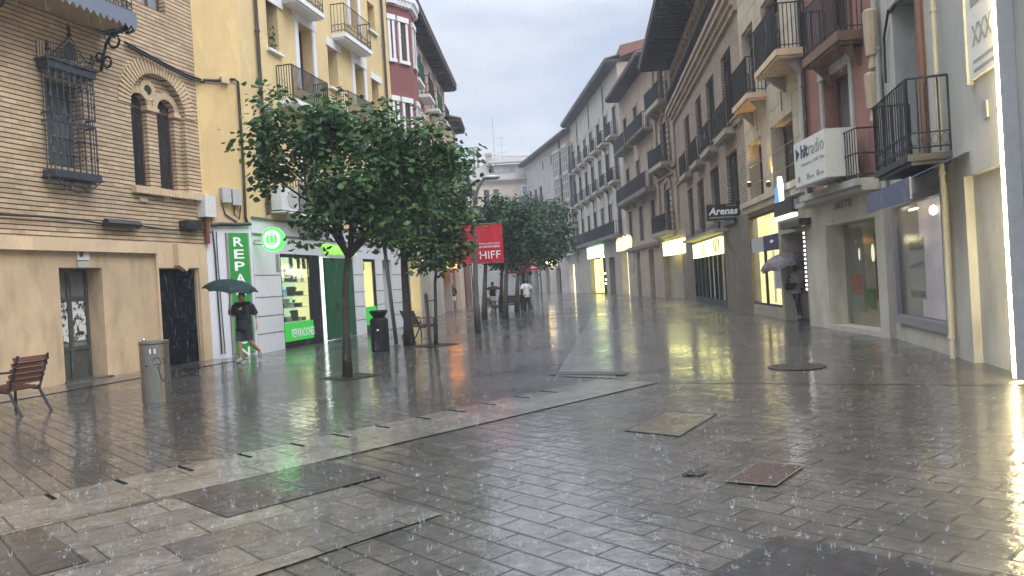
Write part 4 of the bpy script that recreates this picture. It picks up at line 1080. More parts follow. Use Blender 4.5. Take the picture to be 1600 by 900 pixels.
# wall lanterns / loudspeakers on the red house
for (l, t_, r, bt) in ((1355, 20, 1372, 82), (1356, 118, 1376, 165)):
    q = b.R(l, t_, r, bt, .15); cx_ = (q[0]+q[1])/2; m = MB().lathe([(.04, q[2]-.3), (.09, q[2]-.25), (.06, q[2]-.02), (.12, q[2]), (.15, q[3]-.05), (.1, q[3])], (cx_, -.18, 0), 10); b.part(m, 'wall_lantern', 'pink_stone')
pipe(b, -L2+.15, zsl, HR, mat='pipe_white', r=.05); pipe(b, -L2+.34, zsl, HR, mat='pipe_brown', r=.05)

# ================================================================== RIGHT: cream stone house with the bank
AZ3R = 5.0; L3 = (Vector((8.35, 26.6, 0))-B0).length
b = Site('cream_house', 'cream stone house with two boxy balconies, warm uplights and a lit bank window', 'building', (B0.x, B0.y), AZ3R, 'r')
xl = -L3
HC = 14.5; zl = b.z(1200, 300)+.0
zl = b.z(1150, 330)
zw0, zw1 = b.z(1222, 288), b.z(1222, 185)
wa = (b.x(1170, 265), b.x(1191, 255)); wb = (b.x(1206, 245), b.x(1241, 235))
for (a, c) in (wa, wb): win(b, a, c, zw0-.1, zw1, dep=.45, frame='brown_frame', pane='dark_pane', cols=1)
zb1 = b.z(1165, 146, .6)
for (a, c) in ((b.x(1160, 100), b.x(1178, 90)), (b.x(1190, 50), b.x(1216, 30))): win(b, a, c, zb1+.1, zb1+2.6, dep=.35, frame='brown_frame', pane='dark_pane', cols=2)
wall(b, 'stone_wall', 'ochre_stone', xl+.004, -.004, zl, HC, b.holes, dep=.4, body=9)
jn = MB()
for k in range(14): jn.box(xl+.01, -.01, -.0065, -.0025, zl+.6+k*.62, zl+.615+k*.62)
for k in range(13):
    for q in range(8):
        X = xl+.5+q*.9+(k % 2)*.45
        if X < -.05: jn.box(X, X+.012, -.006, -.003, zl+.615+k*.62, zl+.6+(k+1)*.62)
for X in (b.x(1181, 160), b.x(1221, 160)): jn.box(X, X+.05, -.03, -.007, zw1+.2, zb1-.4)
b.part(jn, 'wall_joint', 'shop_stone')
m = MB().box(xl+.004, -.004, -.22, -.003, zl-.3, zl-.12); m.box(xl+.004, -.004, -.3, -.003, zl-.12, zl+.06); b.part(m, 'ledge', 'ochre_stone')
balcony(b, b.x(1143, 163, .6), b.x(1165, 128, .6), zb1, .6, 1.1, th=.16, slab='peach_band', gap=.1, r=.013, brackets='shop_stone')
balcony(b, b.x(1178, 112, .75), b.x(1211, 70, .75), zb1+.12, .75, 1.15, th=.16, slab='peach_band', gap=.1, r=.013, brackets='shop_stone')
b.holes = []
g0, g1, gt = b.x(1172, 420), b.x(1220, 420), b.z(1172, 340); d0, d1, dt = b.x(1224, 430), b.x(1262, 430), b.z(1224, 366)
wall(b, 'shop_base', 'shop_stone', xl+.004, -.004, 0, zl-.3, [(g0, g1, .35, gt, .6), (d0, d1, 0.0, dt, .8)], body=9, y=-.015)
o = b.part(MB().box(g0, g1, .27, .31, .35, gt), 'bank_window', 'shop_light_warm'); w_ = g1-g0
fr = MB(); fr.box(g0, g0+.07, 0, .07, .35, gt); fr.box(g1-.05, g1, 0, .07, .35, gt); fr.box(g0+w_*.52, g0+w_*.56, 0, .06, .35, gt-1.2); fr.box(g0+.07, g1-.05, 0, .07, gt-.08, gt); fr.box(g0+.07, g1-.05, 0, .07, .35, .42); b.part(fr, 'window_frame', 'charcoal_frame', parent=o)
zq = b.z(1180, 395); zq1 = b.z(1180, 372)
b.part(MB().box(g0+.07, g0+w_*.5, .02, .04, zq, zq1), 'white_band', 'box_grey', parent=o); b.part(MB().box(g0+w_*.5, g1-.05, .02, .04, zq, zq1), 'blue_band', 'letter_navy', parent=o)
b.part(MB().box(g0+w_*.62, g0+w_*.66, .16, .2, .45, zq), 'display_post', 'letter_white', parent=o); b.part(MB().box(g0+w_*.7, g1-.1, .12, .16, .9, 1.7), 'display', 'box_grey', parent=o)
b.part(MB().prism([(g0+w_*.7, zq+.28), (g0+w_*.76, zq+.34), (g0+w_*.84, zq+.28), (g0+w_*.76, zq+.22)], .012, .018), 'bank_mark', 'letter_white', parent=o)
b.part(MB().box(g0+.07, g1-.05, .045, .055, .42, gt-.08), 'pane', 'shop_glass', parent=o)
dv_ = b.part(MB().box(d0-.01, d1+.01, .75, .8, 0, dt), 'doorway', 'dark_wood')
m = MB(); X = b.x(1266, 430, .05)
for k in range(22): m.box(d1-.3, d1-.02, .02, .06, .9+k*.115, .96+k*.115)
b.part(m, 'lit_shutter', 'sign_white_lit', parent=dv_)
# bank sign sticking out
e0, e1 = b.x(1209, 330, .55), b.x(1237, 320, .55); ez0, ez1 = b.z(1211, 340, .55), b.z(1211, 318, .55)
sg = b.part(MB().box(e0, e1, -.55, -.4, ez0, ez1), 'bank_sign', 'sign_dark', label='dark bank sign with white lit edge and blue mark')
b.part(MB().box(e0+.03, e1+.03, -.54, -.42, ez0-.1, ez0-.003), 'lit_edge', 'sign_white_lit', parent=sg)
b.part(MB().prism([(e0+.1, ez1), (e0+.18, ez1+.3), (e0+.5, ez1+.62), (e0+.6, ez1+.5), (e0+.62, ez1)], -.54, -.44), 'blue_mark', 'sign_blue_lit', parent=sg)
b.part(MB().prism([(e0+.5, ez1+.64), (e0+.56, ez1+.68), (e0+.68, ez1+.5), (e0+.68, ez1), (e0+.63, ez1)], -.545, -.435), 'mark_edge', 'sign_white_lit', parent=sg)
b.part(MB().box(e1+.1, -.35, -.5, -.02, ez0+.1, ez1-.05), 'sign_housing', 'letter_grey')
b.part(MB().box(e0, e1, -.4, -.02, ez0-.34, ez0-.16), 'small_plate', 'sign_dark')
LIGHTS = []
for px_ in (1172.5, 1203): 
    X, Z = b.P(px_, 292, .1); o = b.part(MB().lathe([(.05, 0), (.07, .03), (.07, .14), (.06, .16)], (X, -.14, Z), 10), 'uplight', 'brown_frame')
    b.part(MB().lathe([(.05, .161), (.05, .17)], (X, -.14, Z), 10), 'bulb', 'lamp_warm', parent=o)
    LIGHTS.append((b.W(X, -.14, Z+.3), 26, (1, .62, .16)))

# ================================================================== RIGHT: brown brick house with the huge eaves
C0 = Vector((8.35, 26.6, 0)); AZ4R = 5.7; D0 = Vector((10.29, 46.0, 0)); L4 = (D0-C0).length
AZ4R = math.degrees(math.atan2(D0.x-C0.x, D0.y-C0.y))
b = Site('brown_brick_house', 'brown brick house with huge dark overhanging eaves, gallery and clothes shop', 'building', (C0.x, C0.y), AZ4R, 'r')
zc0 = b.z(1147, 12); zc1 = zc0+.55
def pxx(px, py): return b.x(px, py)
colsA = [(1128, 1142, 120), (1104, 1115, 150), (1088, 1096, 190), (1070, 1077, 205)]
zbA = b.z(1132, 195, .5); zbA2 = zbA
zA0 = zbA+.05; zA1 = b.z(1135, 78)
zB1 = b.z(1145, 236); zB0 = b.z(1128, 345)
zmid = b.z(1150, 205)+.0
for (l, r, y_) in colsA:
    a, c = b.x(l, y_), b.x(r, y_); win(b, a-.12, c+.12, zA0, zA1, dep=.2, frame='dark_wood', pane='dark_pane', shutter='dark_wood')
zbl = zB0-.9
for (l, r, y_) in ((1137, 1153, 280), (1112, 1124, 300), (1091, 1100, 315), (1076, 1083, 325)):
    a, c = b.x(l, y_), b.x(r, y_); win(b, a-.1, c+.1, zbl, zB1, dep=.2, frame='dark_wood', pane='dark_pane', shutter='dark_wood')
ztopS = b.z(1110, 355)
wall(b, 'brick_wall', 'brown_brick', -L4+.004, -.004, ztopS, zc0+.05, b.holes, dep=.4, body=9)
for (l, r, y_) in colsA:
    a, c = b.x(l, y_), b.x(r, y_); balcony(b, a-.35, c+.35, zbA, .4, 1.05, th=.22, slab='shop_stone', gap=.1, r=.014)
m = MB()
m.box(-L4, 0, -.12, -.003, zB1+.75, zB1+.95); m.box(-L4, 0, -.18, -.003, zB1+.95, zB1+1.03); b.part(m, 'string_course', 'brown_brick')
m = MB()
for (y_, za, zb_) in ((-.14, zc0-.25, zc0-.05), (-.26, zc0-.05, zc0+.15), (-.4, zc0+.15, zc0+.36), (-.5, zc0+.36, zc0+.55)): m.box(-L4, 0, y_, -.003, za, zb_)
b.part(m, 'cornice', 'pink_stone')
# gallery
zg1 = zc0+3.1
m = MB().box(-L4, 0, .5, .6, zc0+.5, zg1); b.part(m, 'gallery_wall', 'dark_stone')
m = MB(); n = 22
for i in range(n+1):
    X = -L4+.15+(L4-.3)*i/n; m = MB().box(X-.09, X+.09, -.1, .1, zc0+.55, zg1-.75); m.box(X-.15, X+.15, -.15, .15, zg1-.748, zg1-.502); b.part(m, 'gallery_column', 'ornate_stone')
b.part(MB().box(-L4, 0, -.12, .12, zg1-.5, zg1), 'gallery_beam', 'ornate_stone')
rlm = MB(); rlm.tube([(-L4, -.35, zc0+1.4), (0, -.35, zc0+1.4)], .03, 5)
for i in range(110): X = -L4+L4*i/110; rlm.tube([(X, -.35, zc0+.55), (X, -.35, zc0+1.4)], .014, 3, cap=False)
b.part(rlm, 'gallery_railing', 'iron')
eave(b, -L4, 0, zg1, out=1.9, th=.22, rafters=.5, roof='roof_grey', ends=.5)
# shop
b.holes = []
h0, h1, ht = b.x(1086, 430), b.x(1135, 430), b.z(1110, 392)
wall(b, 'shop_base', 'dark_stone', -L4+.004, -.004, 0, ztopS, [(h0, h1, .0, ht, .7)], body=9, y=-.02)
o = b.part(MB().box(h0, h1, .62, .66, 0, ht), 'shop_window', 'shop_light_dim'); m = MB()
w_ = h1-h0
for k, f in enumerate((0, .13, .27, .42, .55, .68, .8, .96)): m.box(h0+w_*f, h0+w_*f+.14, -.01, .12, 0, ht)
m.box(h0, h1, 0, .1, ht-.15, ht); m.box(h0, h1, 0, .1, 0, .3); b.part(m, 'window_frame', 'charcoal_frame', parent=o)
for q_, mt_ in (((h0+w_*.3, h0+w_*.4, .4, .5, .4, 1.7), 'white_trim'), ((h0+w_*.6, h0+w_*.67, .3, .4, .4, 2.4), 'pale_grey_render'), ((h0+w_*.84, h0+w_*.95, .2, .3, .3, ht-.2), 'white_trim')): b.part(MB().box(*q_), 'display_panel', mt_, parent=o)
q = (b.x(1084, 390, .1), b.x(1127, 372, .1)); z0_, z1_ = b.z(1086, 404, .1), b.z(1086, 387, .1)
ls = b.part(MB().box(q[0], q[1], -.14, -.025, z0_, z1_+.15), 'lit_sign', 'sign_yellow', label='glowing yellow shop sign with dark patches')
m = MB()
for f in (.38, .44, .78, .83, .88, .93): m.box(q[0]+(q[1]-q[0])*f, q[0]+(q[1]-q[0])*(f+.03), -.15, -.141, z0_+rnd.uniform(.02,.12), z1_+.1)
b.part(m, 'sign_letters', 'letter_dark', parent=ls)
b.part(MB().box(q[0]-.5, q[1]+1.2, -.6, -.025, z1_+.3, z1_+.42), 'canopy', 'shop_stone')
for (l, r, y_) in ((1076, 1083, 355), (1091, 1100, 350), (1112, 1124, 345), (1134, 1150, 340)):
    a, c = b.x(l, y_), b.x(r, y_); b.part(MB().box(a-.3, c+.3, -.12, -.025, z1_+.5, zB0), 'balcony_screen', 'iron')
# perpendicular sign above the shop
W0 = b.x(1150, 350, 0)
sg = thing('shop_sign', 'dark projecting shop sign with white italic lettering above the brown brick shop', 'sign', b.W(b.x(1152, 340), 0, 0), 0)
depS = (b.W(b.x(1152, 340), 0)-CAM).dot(FWD)
c0 = at(1103, 318, depS); c1 = at(1155, 347, depS)
sg.location = (c0.x, c0.y, 0)
wS = c1.x-c0.x; zS0, zS1 = at(1128, 345, depS).z, at(1128, 319, depS).z
m = MB().box(0, wS, -.08, .08, zS0, zS1); m.build('sign_box', 'sign_dark', sg); m = MB().tube([(wS*.9, 0, zS1+.02), (wS+.4, 0, zS1+.02)], .04, 6); m.build('bracket', 'iron', sg)
t_ = text('Arenas', 'sign_letters', 'letter_white', sg, wS*.06, wS*.95, zS0+(zS1-zS0)*.36, zS0+(zS1-zS0)*.80, -.082, bold=.03)
for v in t_.data.vertices: v.co.x += (v.co.z-zS0-(zS1-zS0)*.5)*.22
m = MB().box(wS*.05, wS*.95, -.085, -.0805, zS0+(zS1-zS0)*.16, zS0+(zS1-zS0)*.24); m.build('sign_line', 'letter_grey', sg)
m = MB().box(wS*.6, wS*.92, -.085, -.0805, zS0+(zS1-zS0)*.86, zS0+(zS1-zS0)*.92); m.build('sign_line', 'letter_grey', sg)

# ================================================================== RIGHT: ornate house and its pink neighbour
AZ5 = -2.0; E5r = Vector((9.69, 63.2, 0)); L5 = (E5r-D0).length; AZ5 = math.degrees(math.atan2(E5r.x-D0.x, E5r.y-D0.y))
b = Site('ornate_house', 'carved brown stone house with arched balcony windows above a bright yellow shop sign', 'building', (D0.x, D0.y), AZ5, 'r')
xs_ = b.x(1030, 300); HO = b.z(1040, 62)
fl = [b.z(1055, 355, .8), b.z(1045, 243, .8), b.z(1040, 140, .8)]
cx_ = b.x(1044, 300); 
mid = (xs_)/2
for i, z_ in enumerate(fl):
    for c_ in ((xs_*.5,) if i < 2 else (xs_*.5,)):
        win(b, c_-.8, c_+.8, z_+.03, z_+2.7, dep=.15, frame='dark_wood', pane='dark_pane')
wall(b, 'stone_wall', 'ornate_stone', xs_+.003, -.003, b.z(1060, 372), HO, b.holes, dep=.4, body=9)
m = MB()
for z_ in fl:
    c_ = xs_*.5
    for i in range(10):
        t0, t1 = PI*i/10, PI*(i+1)/10
        m.prism([(c_+.78*math.cos(t0), z_+2.7+.45*math.sin(t0)), (c_+1.1*math.cos(t0), z_+2.7+.75*math.sin(t0)), (c_+1.1*math.cos(t1), z_+2.7+.75*math.sin(t1)), (c_+.78*math.cos(t1), z_+2.7+.45*math.sin(t1))], -.12, -.004)
    for sx in (-1, 1):
        for k in range(7): m.box(c_+sx*1.0-.22, c_+sx*1.0+.22, -.12, -.004, z_+.1+k*.36, z_+.38+k*.36)
        m.box(c_+sx*2.3-.25, c_+sx*2.3+.25, -.14, -.004, z_-.2, z_+3.4)
    m.box(xs_+.003, -.003, -.22, -.004, z_-.42, z_-.2); m.box(xs_+.003, -.003, -.16, -.004, z_+3.42, z_+3.6)
m.box(xs_-.1, .1, -.5, -.004, HO-.5, HO-.25); m.box(xs_-.15, .15, -.7, -.004, HO-.25, HO+.05)
b.part(m, 'carved_trim', 'ornate_stone')
for z_ in fl: balcony(b, xs_*.5-1.9, xs_*.5+1.9, z_, .8, 1.05, th=.25, slab='shop_stone', gap=.11, r=.016, brackets='shop_stone')
eave(b, xs_, 0, HO+.06, .5, rafters=0, roof='roof_grey', ends=.1); pipe(b, xs_+.1, 3, HO, mat='pink_stone', r=.1)
m = MB().box(xs_*.4-.4, xs_*.4+.4, 3, 3.8, HO, HO+3.2); m.box(xs_*.4-.5, xs_*.4+.5, 2.9, 3.9, HO+3.2, HO+3.4); b.part(m, 'chimney', 'shop_stone')
zt_ = b.z(1060, 372)
y0_, y1_ = b.x(1038, 430), b.x(1068, 430)
wall(b, 'shop_base', 'shop_stone', xs_+.003, -.003, 0, zt_, [(y0_, y1_, 0., 3.3, .35)], body=9, y=-.02); b.part(MB().box(y0_, y1_, .33, .36, 0, 3.3), 'shop_shutter', 'shop_stone')
k0, k1 = b.x(1037, 388, .3), b.x(1071, 387, .3); z0_, z1_ = b.z(1050, 398, .3), b.z(1050, 376, .3)
b.part(MB().box(k0, k1, -.35, -.025, z0_, z1_), 'lit_sign', 'sign_yellow', label='large glowing pale yellow shop sign')
b_ = b
b = Site('pink_stone_house', 'narrow pinkish stone house with long iron balcony and tiled overhanging eaves', 'building', tuple(b_.W(xs_, 0)[:2]), AZ5, 'r')
xe_ = -(L5+xs_); zE = b.z(1000, 112)
fl = [b.z(1010, 375), b.z(1010, 290, .8), b.z(1005, 196, .8)]
n = 3
for i, z_ in enumerate(fl):
    for k in range(n):
        c_ = xe_*(k+.5)/n; win(b, c_-.65, c_+.65, z_+.05, z_+2.6, dep=.12, frame='dark_wood', pane='dark_pane', trim='pink_stone', tw=.16, shutter='dark_wood' if k == 1 else None)
zt_ = b.z(1010, 385)
wall(b, 'pink_wall', 'pink_stone', xe_+.003, -.003, zt_, zE, b.holes, body=9); 
balcony(b, xe_+.5, -.6, fl[1], .8, 1.05, th=.3, slab='dark_stone', gap=.12, r=.018, brackets='shop_stone'); balcony(b, xe_*.52, -.5, fl[2], .8, 1.05, slab='dark_stone', gap=.12, r=.018); balcony(b, xe_+.5, xe_*.6, fl[2], .8, 1.05, slab='dark_stone', gap=.12, r=.018)
eave(b, xe_, 0, zE, 1.1, rafters=.5, roof='roof_tile', ends=.3)
wall(b, 'shop_base', 'pink_stone', xe_+.003, -.003, 0, zt_, [(xe_*.72, xe_*.60, 0., 3.4, .4), (xe_*.35, xe_*.22, 0., 3.4, .4)], body=9, y=-.02)
for (a, c) in ((xe_*.72, xe_*.60), (xe_*.35, xe_*.22)): b.part(MB().box(a, c, .38, .42, 0, 3.4), 'door', 'dark_wood')
b.part(MB().box(xe_*.92, xe_*.78, -.08, -.025, 2.0, 3.6), 'framed_panel', 'shop_stone'); m = MB().box(xe_, 0, -.25, -.025, zt_-.1, zt_+.15); b.part(m, 'ledge', 'dark_stone')

# ================================================================== RIGHT: long white house and the far row
AZ7 = -4.5; F0 = Vector((7.7, 88.5, 0)); AZ7 = math.degrees(math.atan2(F0.x-E5r.x, F0.y-E5r.y)); L7 = (F0-E5r).length
b = Site('long_white_house', 'long greyish white house with rows of iron balconies above a green lit shop', 'building', (E5r.x, E5r.y), AZ7, 'r')
H7 = 19.2; fl = [5.2, 9.7, 13.5]
zs7 = 5.0; cols = 7
for i, z_ in enumerate(fl):
    for k in range(cols):
        c_ = -L7*(k+.5)/cols - .2
        win(b, c_-.75, c_+.75, z_+.02, z_+(2.9 if i < 2 else 2.5), dep=.1, frame='dark_wood', pane=('dark_wood', 'dark_pane', 'grey_shutter', 'dark_wood', 'pane_curtain')[(i*3+k*2) % 5], trim='white_stone', tw=.2, lintel=.4)
wall(b, 'white_wall', 'white_stone', -L7+.003, -.003, zs7, H7, b.holes, body=10)
balcony(b, -L7+.6, -1.2, fl[0], .8, 1.1, th=.25, slab='dark_stone', gap=.16, r=.022, ends=(False, True))
for z_ in fl[1:]:
    for k in range(cols):
        c_ = -L7*(k+.5)/cols - .2; balcony(b, c_-1.0, c_+1.0, z_, .7, 1.05, th=.18, slab='white_stone', gap=.16, r=.02, brackets='white_stone')
eave(b, -L7, 0, H7, 1.0, rafters=.6, roof='roof_grey', th=.25, ends=.15)
for k in (.24, .52, .80): pipe(b, -L7*k, zs7, H7, r=.05)
m = MB(); m.add([(-3.8, .2, H7+.3), (.6, .2, H7+.3), (.6, .2, H7+1.2), (-3.8, 8, H7+2.4), (.6, 8, H7+2.9)], [(0,1,2), (0,2,4,3), (1,4,2)]); b.part(m, 'gable', 'red_brick_wall')
g = [(b.x(923, 420), b.x(947, 420), 4.2), (b.x(953, 430), b.x(962, 430), 3.4), (b.x(972, 430), b.x(990, 430), 3.7)]
wall(b, 'shop_base', 'shop_stone', -L7+.003, -.003, 0, zs7, [(a, c, 0., t_, .6) for a, c, t_ in g], body=10, y=-.02)
w_ = g[0][1]-g[0][0]
o = b.part(MB().box(g[0][0], g[0][1], .55, .59, 0, 4.2), 'lit_shop_window', 'black_void'); b.part(MB().box(g[0][0]+.05, g[0][0]+w_*.34, .4, .5, .1, 3.5), 'lit_panel', 'shop_light_yellow', parent=o); b.part(MB().box(g[0][0]+w_*.42, g[0][0]+w_*.52, .4, .5, .1, 3.5), 'lit_panel', 'shop_light_yellow', parent=o)
for k, (f, z_) in enumerate(((.75, 1.0), (.78, 1.4), (.74, 2.0), (.55, 3.6), (.72, 3.65), (.9, 3.7))): b.part(MB().ell((g[0][0]+w_*f, .3, z_), .09, .09, .09, 8, 6), 'bulb', 'lamp_white', parent=o)
b.part(MB().box(g[0][0], g[0][1]-.4, -.3, -.03, 3.6, 4.75), 'green_sign', 'sign_mint', label='glowing mint green shop sign')
b.part(MB().box(g[1][0], g[1][1], .5, .55, 0, 3.4), 'door', 'dark_wood')
o = b.part(MB().box(g[2][0], g[2][1], .55, .59, 0, 3.7), 'lit_entrance', 'shop_light_pale'); w_ = g[2][1]-g[2][0]
b.part(MB().box(g[2][0]+w_*.38, g[2][0]+w_*.6, .3, .4, 0, 3.2), 'door', 'dark_wood', parent=o)
m = MB().box(g[2][0]-.3, g[2][1]+.3, -.3, -.03, 3.75, 4.6)
for i in range(7): m.ell((g[2][0]-.2+i*(w_+.4)/6, -.16, 4.6+.12*(i % 2)), .22, .12, .25, 8, 6)
b.part(m, 'garland_sign', 'sign_yellow_soft')

G0 = Vector((2.8, 112.9, 0)); AZ8 = math.degrees(math.atan2(G0.x-F0.x, G0.y-F0.y)); L8 = (G0-F0).length
b = Site('glazed_bay_house', 'far grey and pink house with two white glazed bay columns and oval attic windows', 'building', (F0.x, F0.y), AZ8, 'r')
H8 = 18.6; fl = [5.2, 8.6, 12.0, 15.2]
for z_ in fl[:3]:
    for f in (.1, .22, .62, .74, .86, .95):
        c_ = -L8*f; win(b, c_-.75, c_+.75, z_+.02, z_+2.4, dep=.1, frame='dark_wood', pane='dark_wood', shutter='dark_wood' if f > .6 else None)
wall(b, 'pink_wall', 'pink_wall', -L8*.3, -.003, 4.6, H8, b.holes, body=10); wall(b, 'grey_wall', 'lilac_grey', -L8+.003, -L8*.3-.003, 4.6, H8, b.holes, body=10)
for z_ in fl[:3]:
    for f in (.1, .62): balcony(b, -L8*f-1.0, -L8*f+1.0, z_, .8, 1.05, slab='dark_stone', gap=.2, r=.025, solid=False)
for f in (.05, .18, .36, .54):
    m = MB(); disc(m, 0, 0, .5, -.02, .06, 16)
    m.v = [(-L8*f+x_*.7, y_, 16.9+z_*1.3) for x_, y_, z_ in m.v]; b.part(m, 'oval_window', 'dark_pane')
for c_ in (b.x(871, 300, .9), b.x(885, 300, .9)):
    w_ = 1.25
    m = MB().box(c_-w_, c_+w_, -.9, -.003, 4.4, 4.7)
    for k in range(4):
        z_ = 4.7+k*3.1; m.box(c_-w_, c_+w_, -.95, -.003, z_+2.75, z_+3.1)
        for i in range(4): X = c_-w_+(2*w_)*i/3; m.box(X-.07, X+.07, -.93, -.8, z_, z_+2.75); 
        for zz in (.9, 1.9): m.box(c_-w_, c_+w_, -.92, -.82, z_+zz-.06, z_+zz+.06)
        m.box(c_+w_-.07, c_+w_, -.5, -.38, z_, z_+2.75)
    o = b.part(m, 'glazed_bay', 'white_stone'); b.part(MB().box(c_-w_+.05, c_+w_-.05, -.86, -.01, 4.7, 17), 'pane', 'pane_curtain', parent=o)
pipe(b, b.x(879, 300), 4.6, H8, r=.12); eave(b, -L8, 0, H8, .9, rafters=.7, roof='roof_grey', ends=.1)
wall(b, 'shop_base', 'lilac_grey', -L8+.003, -.003, 0, 4.6, [(-L8*.14, -L8*.05, 0., 3.4, .5), (-L8*.4, -L8*.3, 0., 3.2, .5), (-L8*.62, -L8*.54, 0., 3.2, .5), (-L8*.9, -L8*.8, 0., 3.2, .5)], body=10, y=-.02)
o = b.part(MB().box(-L8*.14, -L8*.05, .45, .49, 0, 3.4), 'lit_shop_window', 'shop_light_pale'); b.part(MB().box(-L8*.1, -L8*.06, .3, .4, 2.0, 2.4), 'display', 'black_void', parent=o)
for (p, q) in ((.4, .3), (.62, .54), (.9, .8)): b.part(MB().box(-L8*p, -L8*q, .45, .49, 0, 3.2), 'door', 'dark_wood')
o = b.part(MB().ell((-L8*.47, -.6, 3.9), .42, .2, .42), 'round_lamp', 'lamp_warm'); b.part(MB().ell((-L8*.4, -.6, 4.0), .36, .2, .4), 'round_lamp', 'lamp_white')

# ================================================================== far end of the street
b = Site('cream_end_house', 'cream house with tiled attic, antenna and chimney closing the far end of the street', 'building', (E6.x-2, 112), 90, 'l')
b.root.location = (b.o.x, b.o.y, 0)
xw = 2.8-b.o.x+6
zE = b.z(790, 282)
q = b.R(818, 292, 829, 316); win(b, q[0]-.2, q[1]+.2, zE-3.6, zE-1.0, dep=.2, frame='white_trim', pane='pane_sky', trim='white_trim')
for px_ in (742, 760, 775): q = b.x(px_, 300); win(b, q-.4, q+.4, zE-3.2, zE-1.2, dep=.2)
for px_ in (742, 775, 800, 822):
    for z_ in (5.5, 9.2):
        q = b.x(px_, 300); win(b, q-.5, q+.5, z_, z_+2.2, dep=.2)
zD0, zD1 = 0.0, 4.0
dd = (b.x(812, 440), b.x(836, 440))
wall(b, 'cream_wall', 'cream_far', 0, xw, 4.4, zE, b.holes, body=12); wall(b, 'shop_base', 'grey_far', 0, xw, 0, 4.4, [dd + (0., 3.4, .5)], body=12, y=-.02); b.part(MB().box(dd[0], dd[1], .45, .5, 0, 3.4), 'shop_shutter', 'grey_shutter')
m = MB().box(-.3, xw+.3, -.5, .2, zE, zE+.25)
for i in range(40): X = xw*i/40; m.box(X, X+.18, -.4, -.003, zE-.3, zE-.003)
b.part(m, 'cornice', 'white_stone')
xm_ = b.x(772, 270)
at_ = MB(); at_.box(xm_, xw, 2.5, 11, zE+.25, b.z(800, 252)); at_.box(b.x(735, 270), xm_-.003, 6, 11, zE+.25, zE+3.2); b.part(at_, 'attic', 'grey_far')
rf = MB(); zr = b.z(800, 252); rf.add([(xm_-.8, 1.8, zr), (xw, 1.8, zr), (xw, 11, zr+2.4), (xm_-.8, 11, zr+2.4), (xm_-.8, 1.8, zr+.25), (xw, 1.8, zr+.25), (xw, 11, zr+2.6), (xm_-.8, 11, zr+2.6)], [(0,1,2,3),(4,7,6,5),(0,4,5,1),(1,5,6,2),(2,6,7,3),(3,7,4,0)])
rf.add([(-.3, -.45, zE+.253), (xw+.3, -.45, zE+.253), (xw+.3, 2.5, zE+1.6), (-.3, 2.5, zE+1.6)], [(0,1,2,3)])
rf.add([(-.3, 2.5, zE+1.6), (xm_-.8, 2.5, zE+1.6), (xm_-.8, 9, zr+1.6), (-.3, 9, zE+2.2)], [(0,1,2,3)])
b.part(rf, 'roof', 'roof_grey')
aw = MB(); q = b.x(800, 265); aw.box(q-.5, q+.5, 2.45, 2.52, zE+.9, zr-.4); b.part(aw, 'attic_window', 'pane_sky')
for px_, py_, w_ in ((763, 244, .9), (740, 236, .35), (746, 238, .35)):
    q, z_ = b.P(px_, py_, -6); m = MB().box(q-w_/2, q+w_/2, 6, 6+w_, zE+.3, z_); m.box(q-w_*.6, q+w_*.6, 5.9, 6.1+w_, z_, z_+.5); b.part(m, 'chimney', 'white_stone' if w_ > .5 else 'steel')
an = MB()
q, z_ = b.P(769, 184, -5); an.tube([(q, 5, zE+.3), (q, 5, z_)], .06, 4); b.part(an, 'antenna', 'box_grey'); an = MB()
q, z_ = b.P(783, 212, -5); an.tube([(q, 5, zE+.3), (q, 5, z_)], .05, 4)
for k in range(3): an.tube([(q-.9, 5, z_-.3-k*1.1), (q+.9, 5, z_-.3-k*1.1)], .04, 4)
b.part(an, 'antenna', 'box_grey')
# overhead wires between the houses
def wire(pts, label):
    m = MB(); a, c = pts; ps = [a.lerp(c, i/12) - Vector((0,0,1))*(4*.5*(i/12)*(1-i/12)) for i in range(13)]
    o = m.tube(ps, .014, 4).build('overhead_wire', 'cable_black'); tag(o, label, 'wire')
wire((at(700, 236, 55), at(907, 236, 88)), 'upper thin wire strung across the far street near the rooftops')
wire((at(728, 300, 60), at(860, 300, 95)), 'lower thin wire strung across the far street above the tree tops')
# ================================================================== GROUND
def sheet(name, poly, z, mat, kind='structure'):
    m = MB().add([(x, y, z) for x, y in poly], [tuple(range(len(poly)))])
    o = m.build(name, mat); me = o.data
    if me.polygons[0].normal.z < 0: me.flip_normals()
    return tag(o, kind=kind)
U2 = (math.sqrt(.5), math.sqrt(.5)); N2 = (math.sqrt(.5), -math.sqrt(.5))
def un(u, n): return (u*U2[0]+n*N2[0], u*U2[1]+n*N2[1])
def rect(u0, u1, n0, n1): return [un(u0, n0), un(u1, n0), un(u1, n1), un(u0, n1)]
sheet('ground', [(-400,-60), (400,-60), (400,500), (-400,500)], 0, 'tile_main')
hl0, hl1 = Vector((1.20, 11.45)), Vector((6.6, 8.57))
sheet('street_paving', [(1.2, 11.45), (6.3, 8.75), (12, 6), (30, 40), (30, 130), (-20, 130), (-2, 40)], .004, 'tile_street')
BN0, BN1 = -7.42, -6.36
bu1 = un(9.15, 0)
sheet('pavement', [un(-30, BN0), un(9.1, BN0), (.6, 12.5), (6.0, 53), (-2, 110), (-25, 110), (-40, 20)], .008, 'tile_left')
sheet('paving_band', rect(-30, 9.2, BN0, BN1), .012, 'slab_pale')
sheet('slab_field', rect(-1.5, 3.3, BN1+.004, -4.1), .010, 'slab_mixed')
sheet('dark_slab', rect(2.35, 3.75, BN1+.03, -5.35), .016, 'slab_dark'); sheet('dark_slab', rect(-.2, 1.42, BN1+.03, -5.2), .016, 'slab_dark')
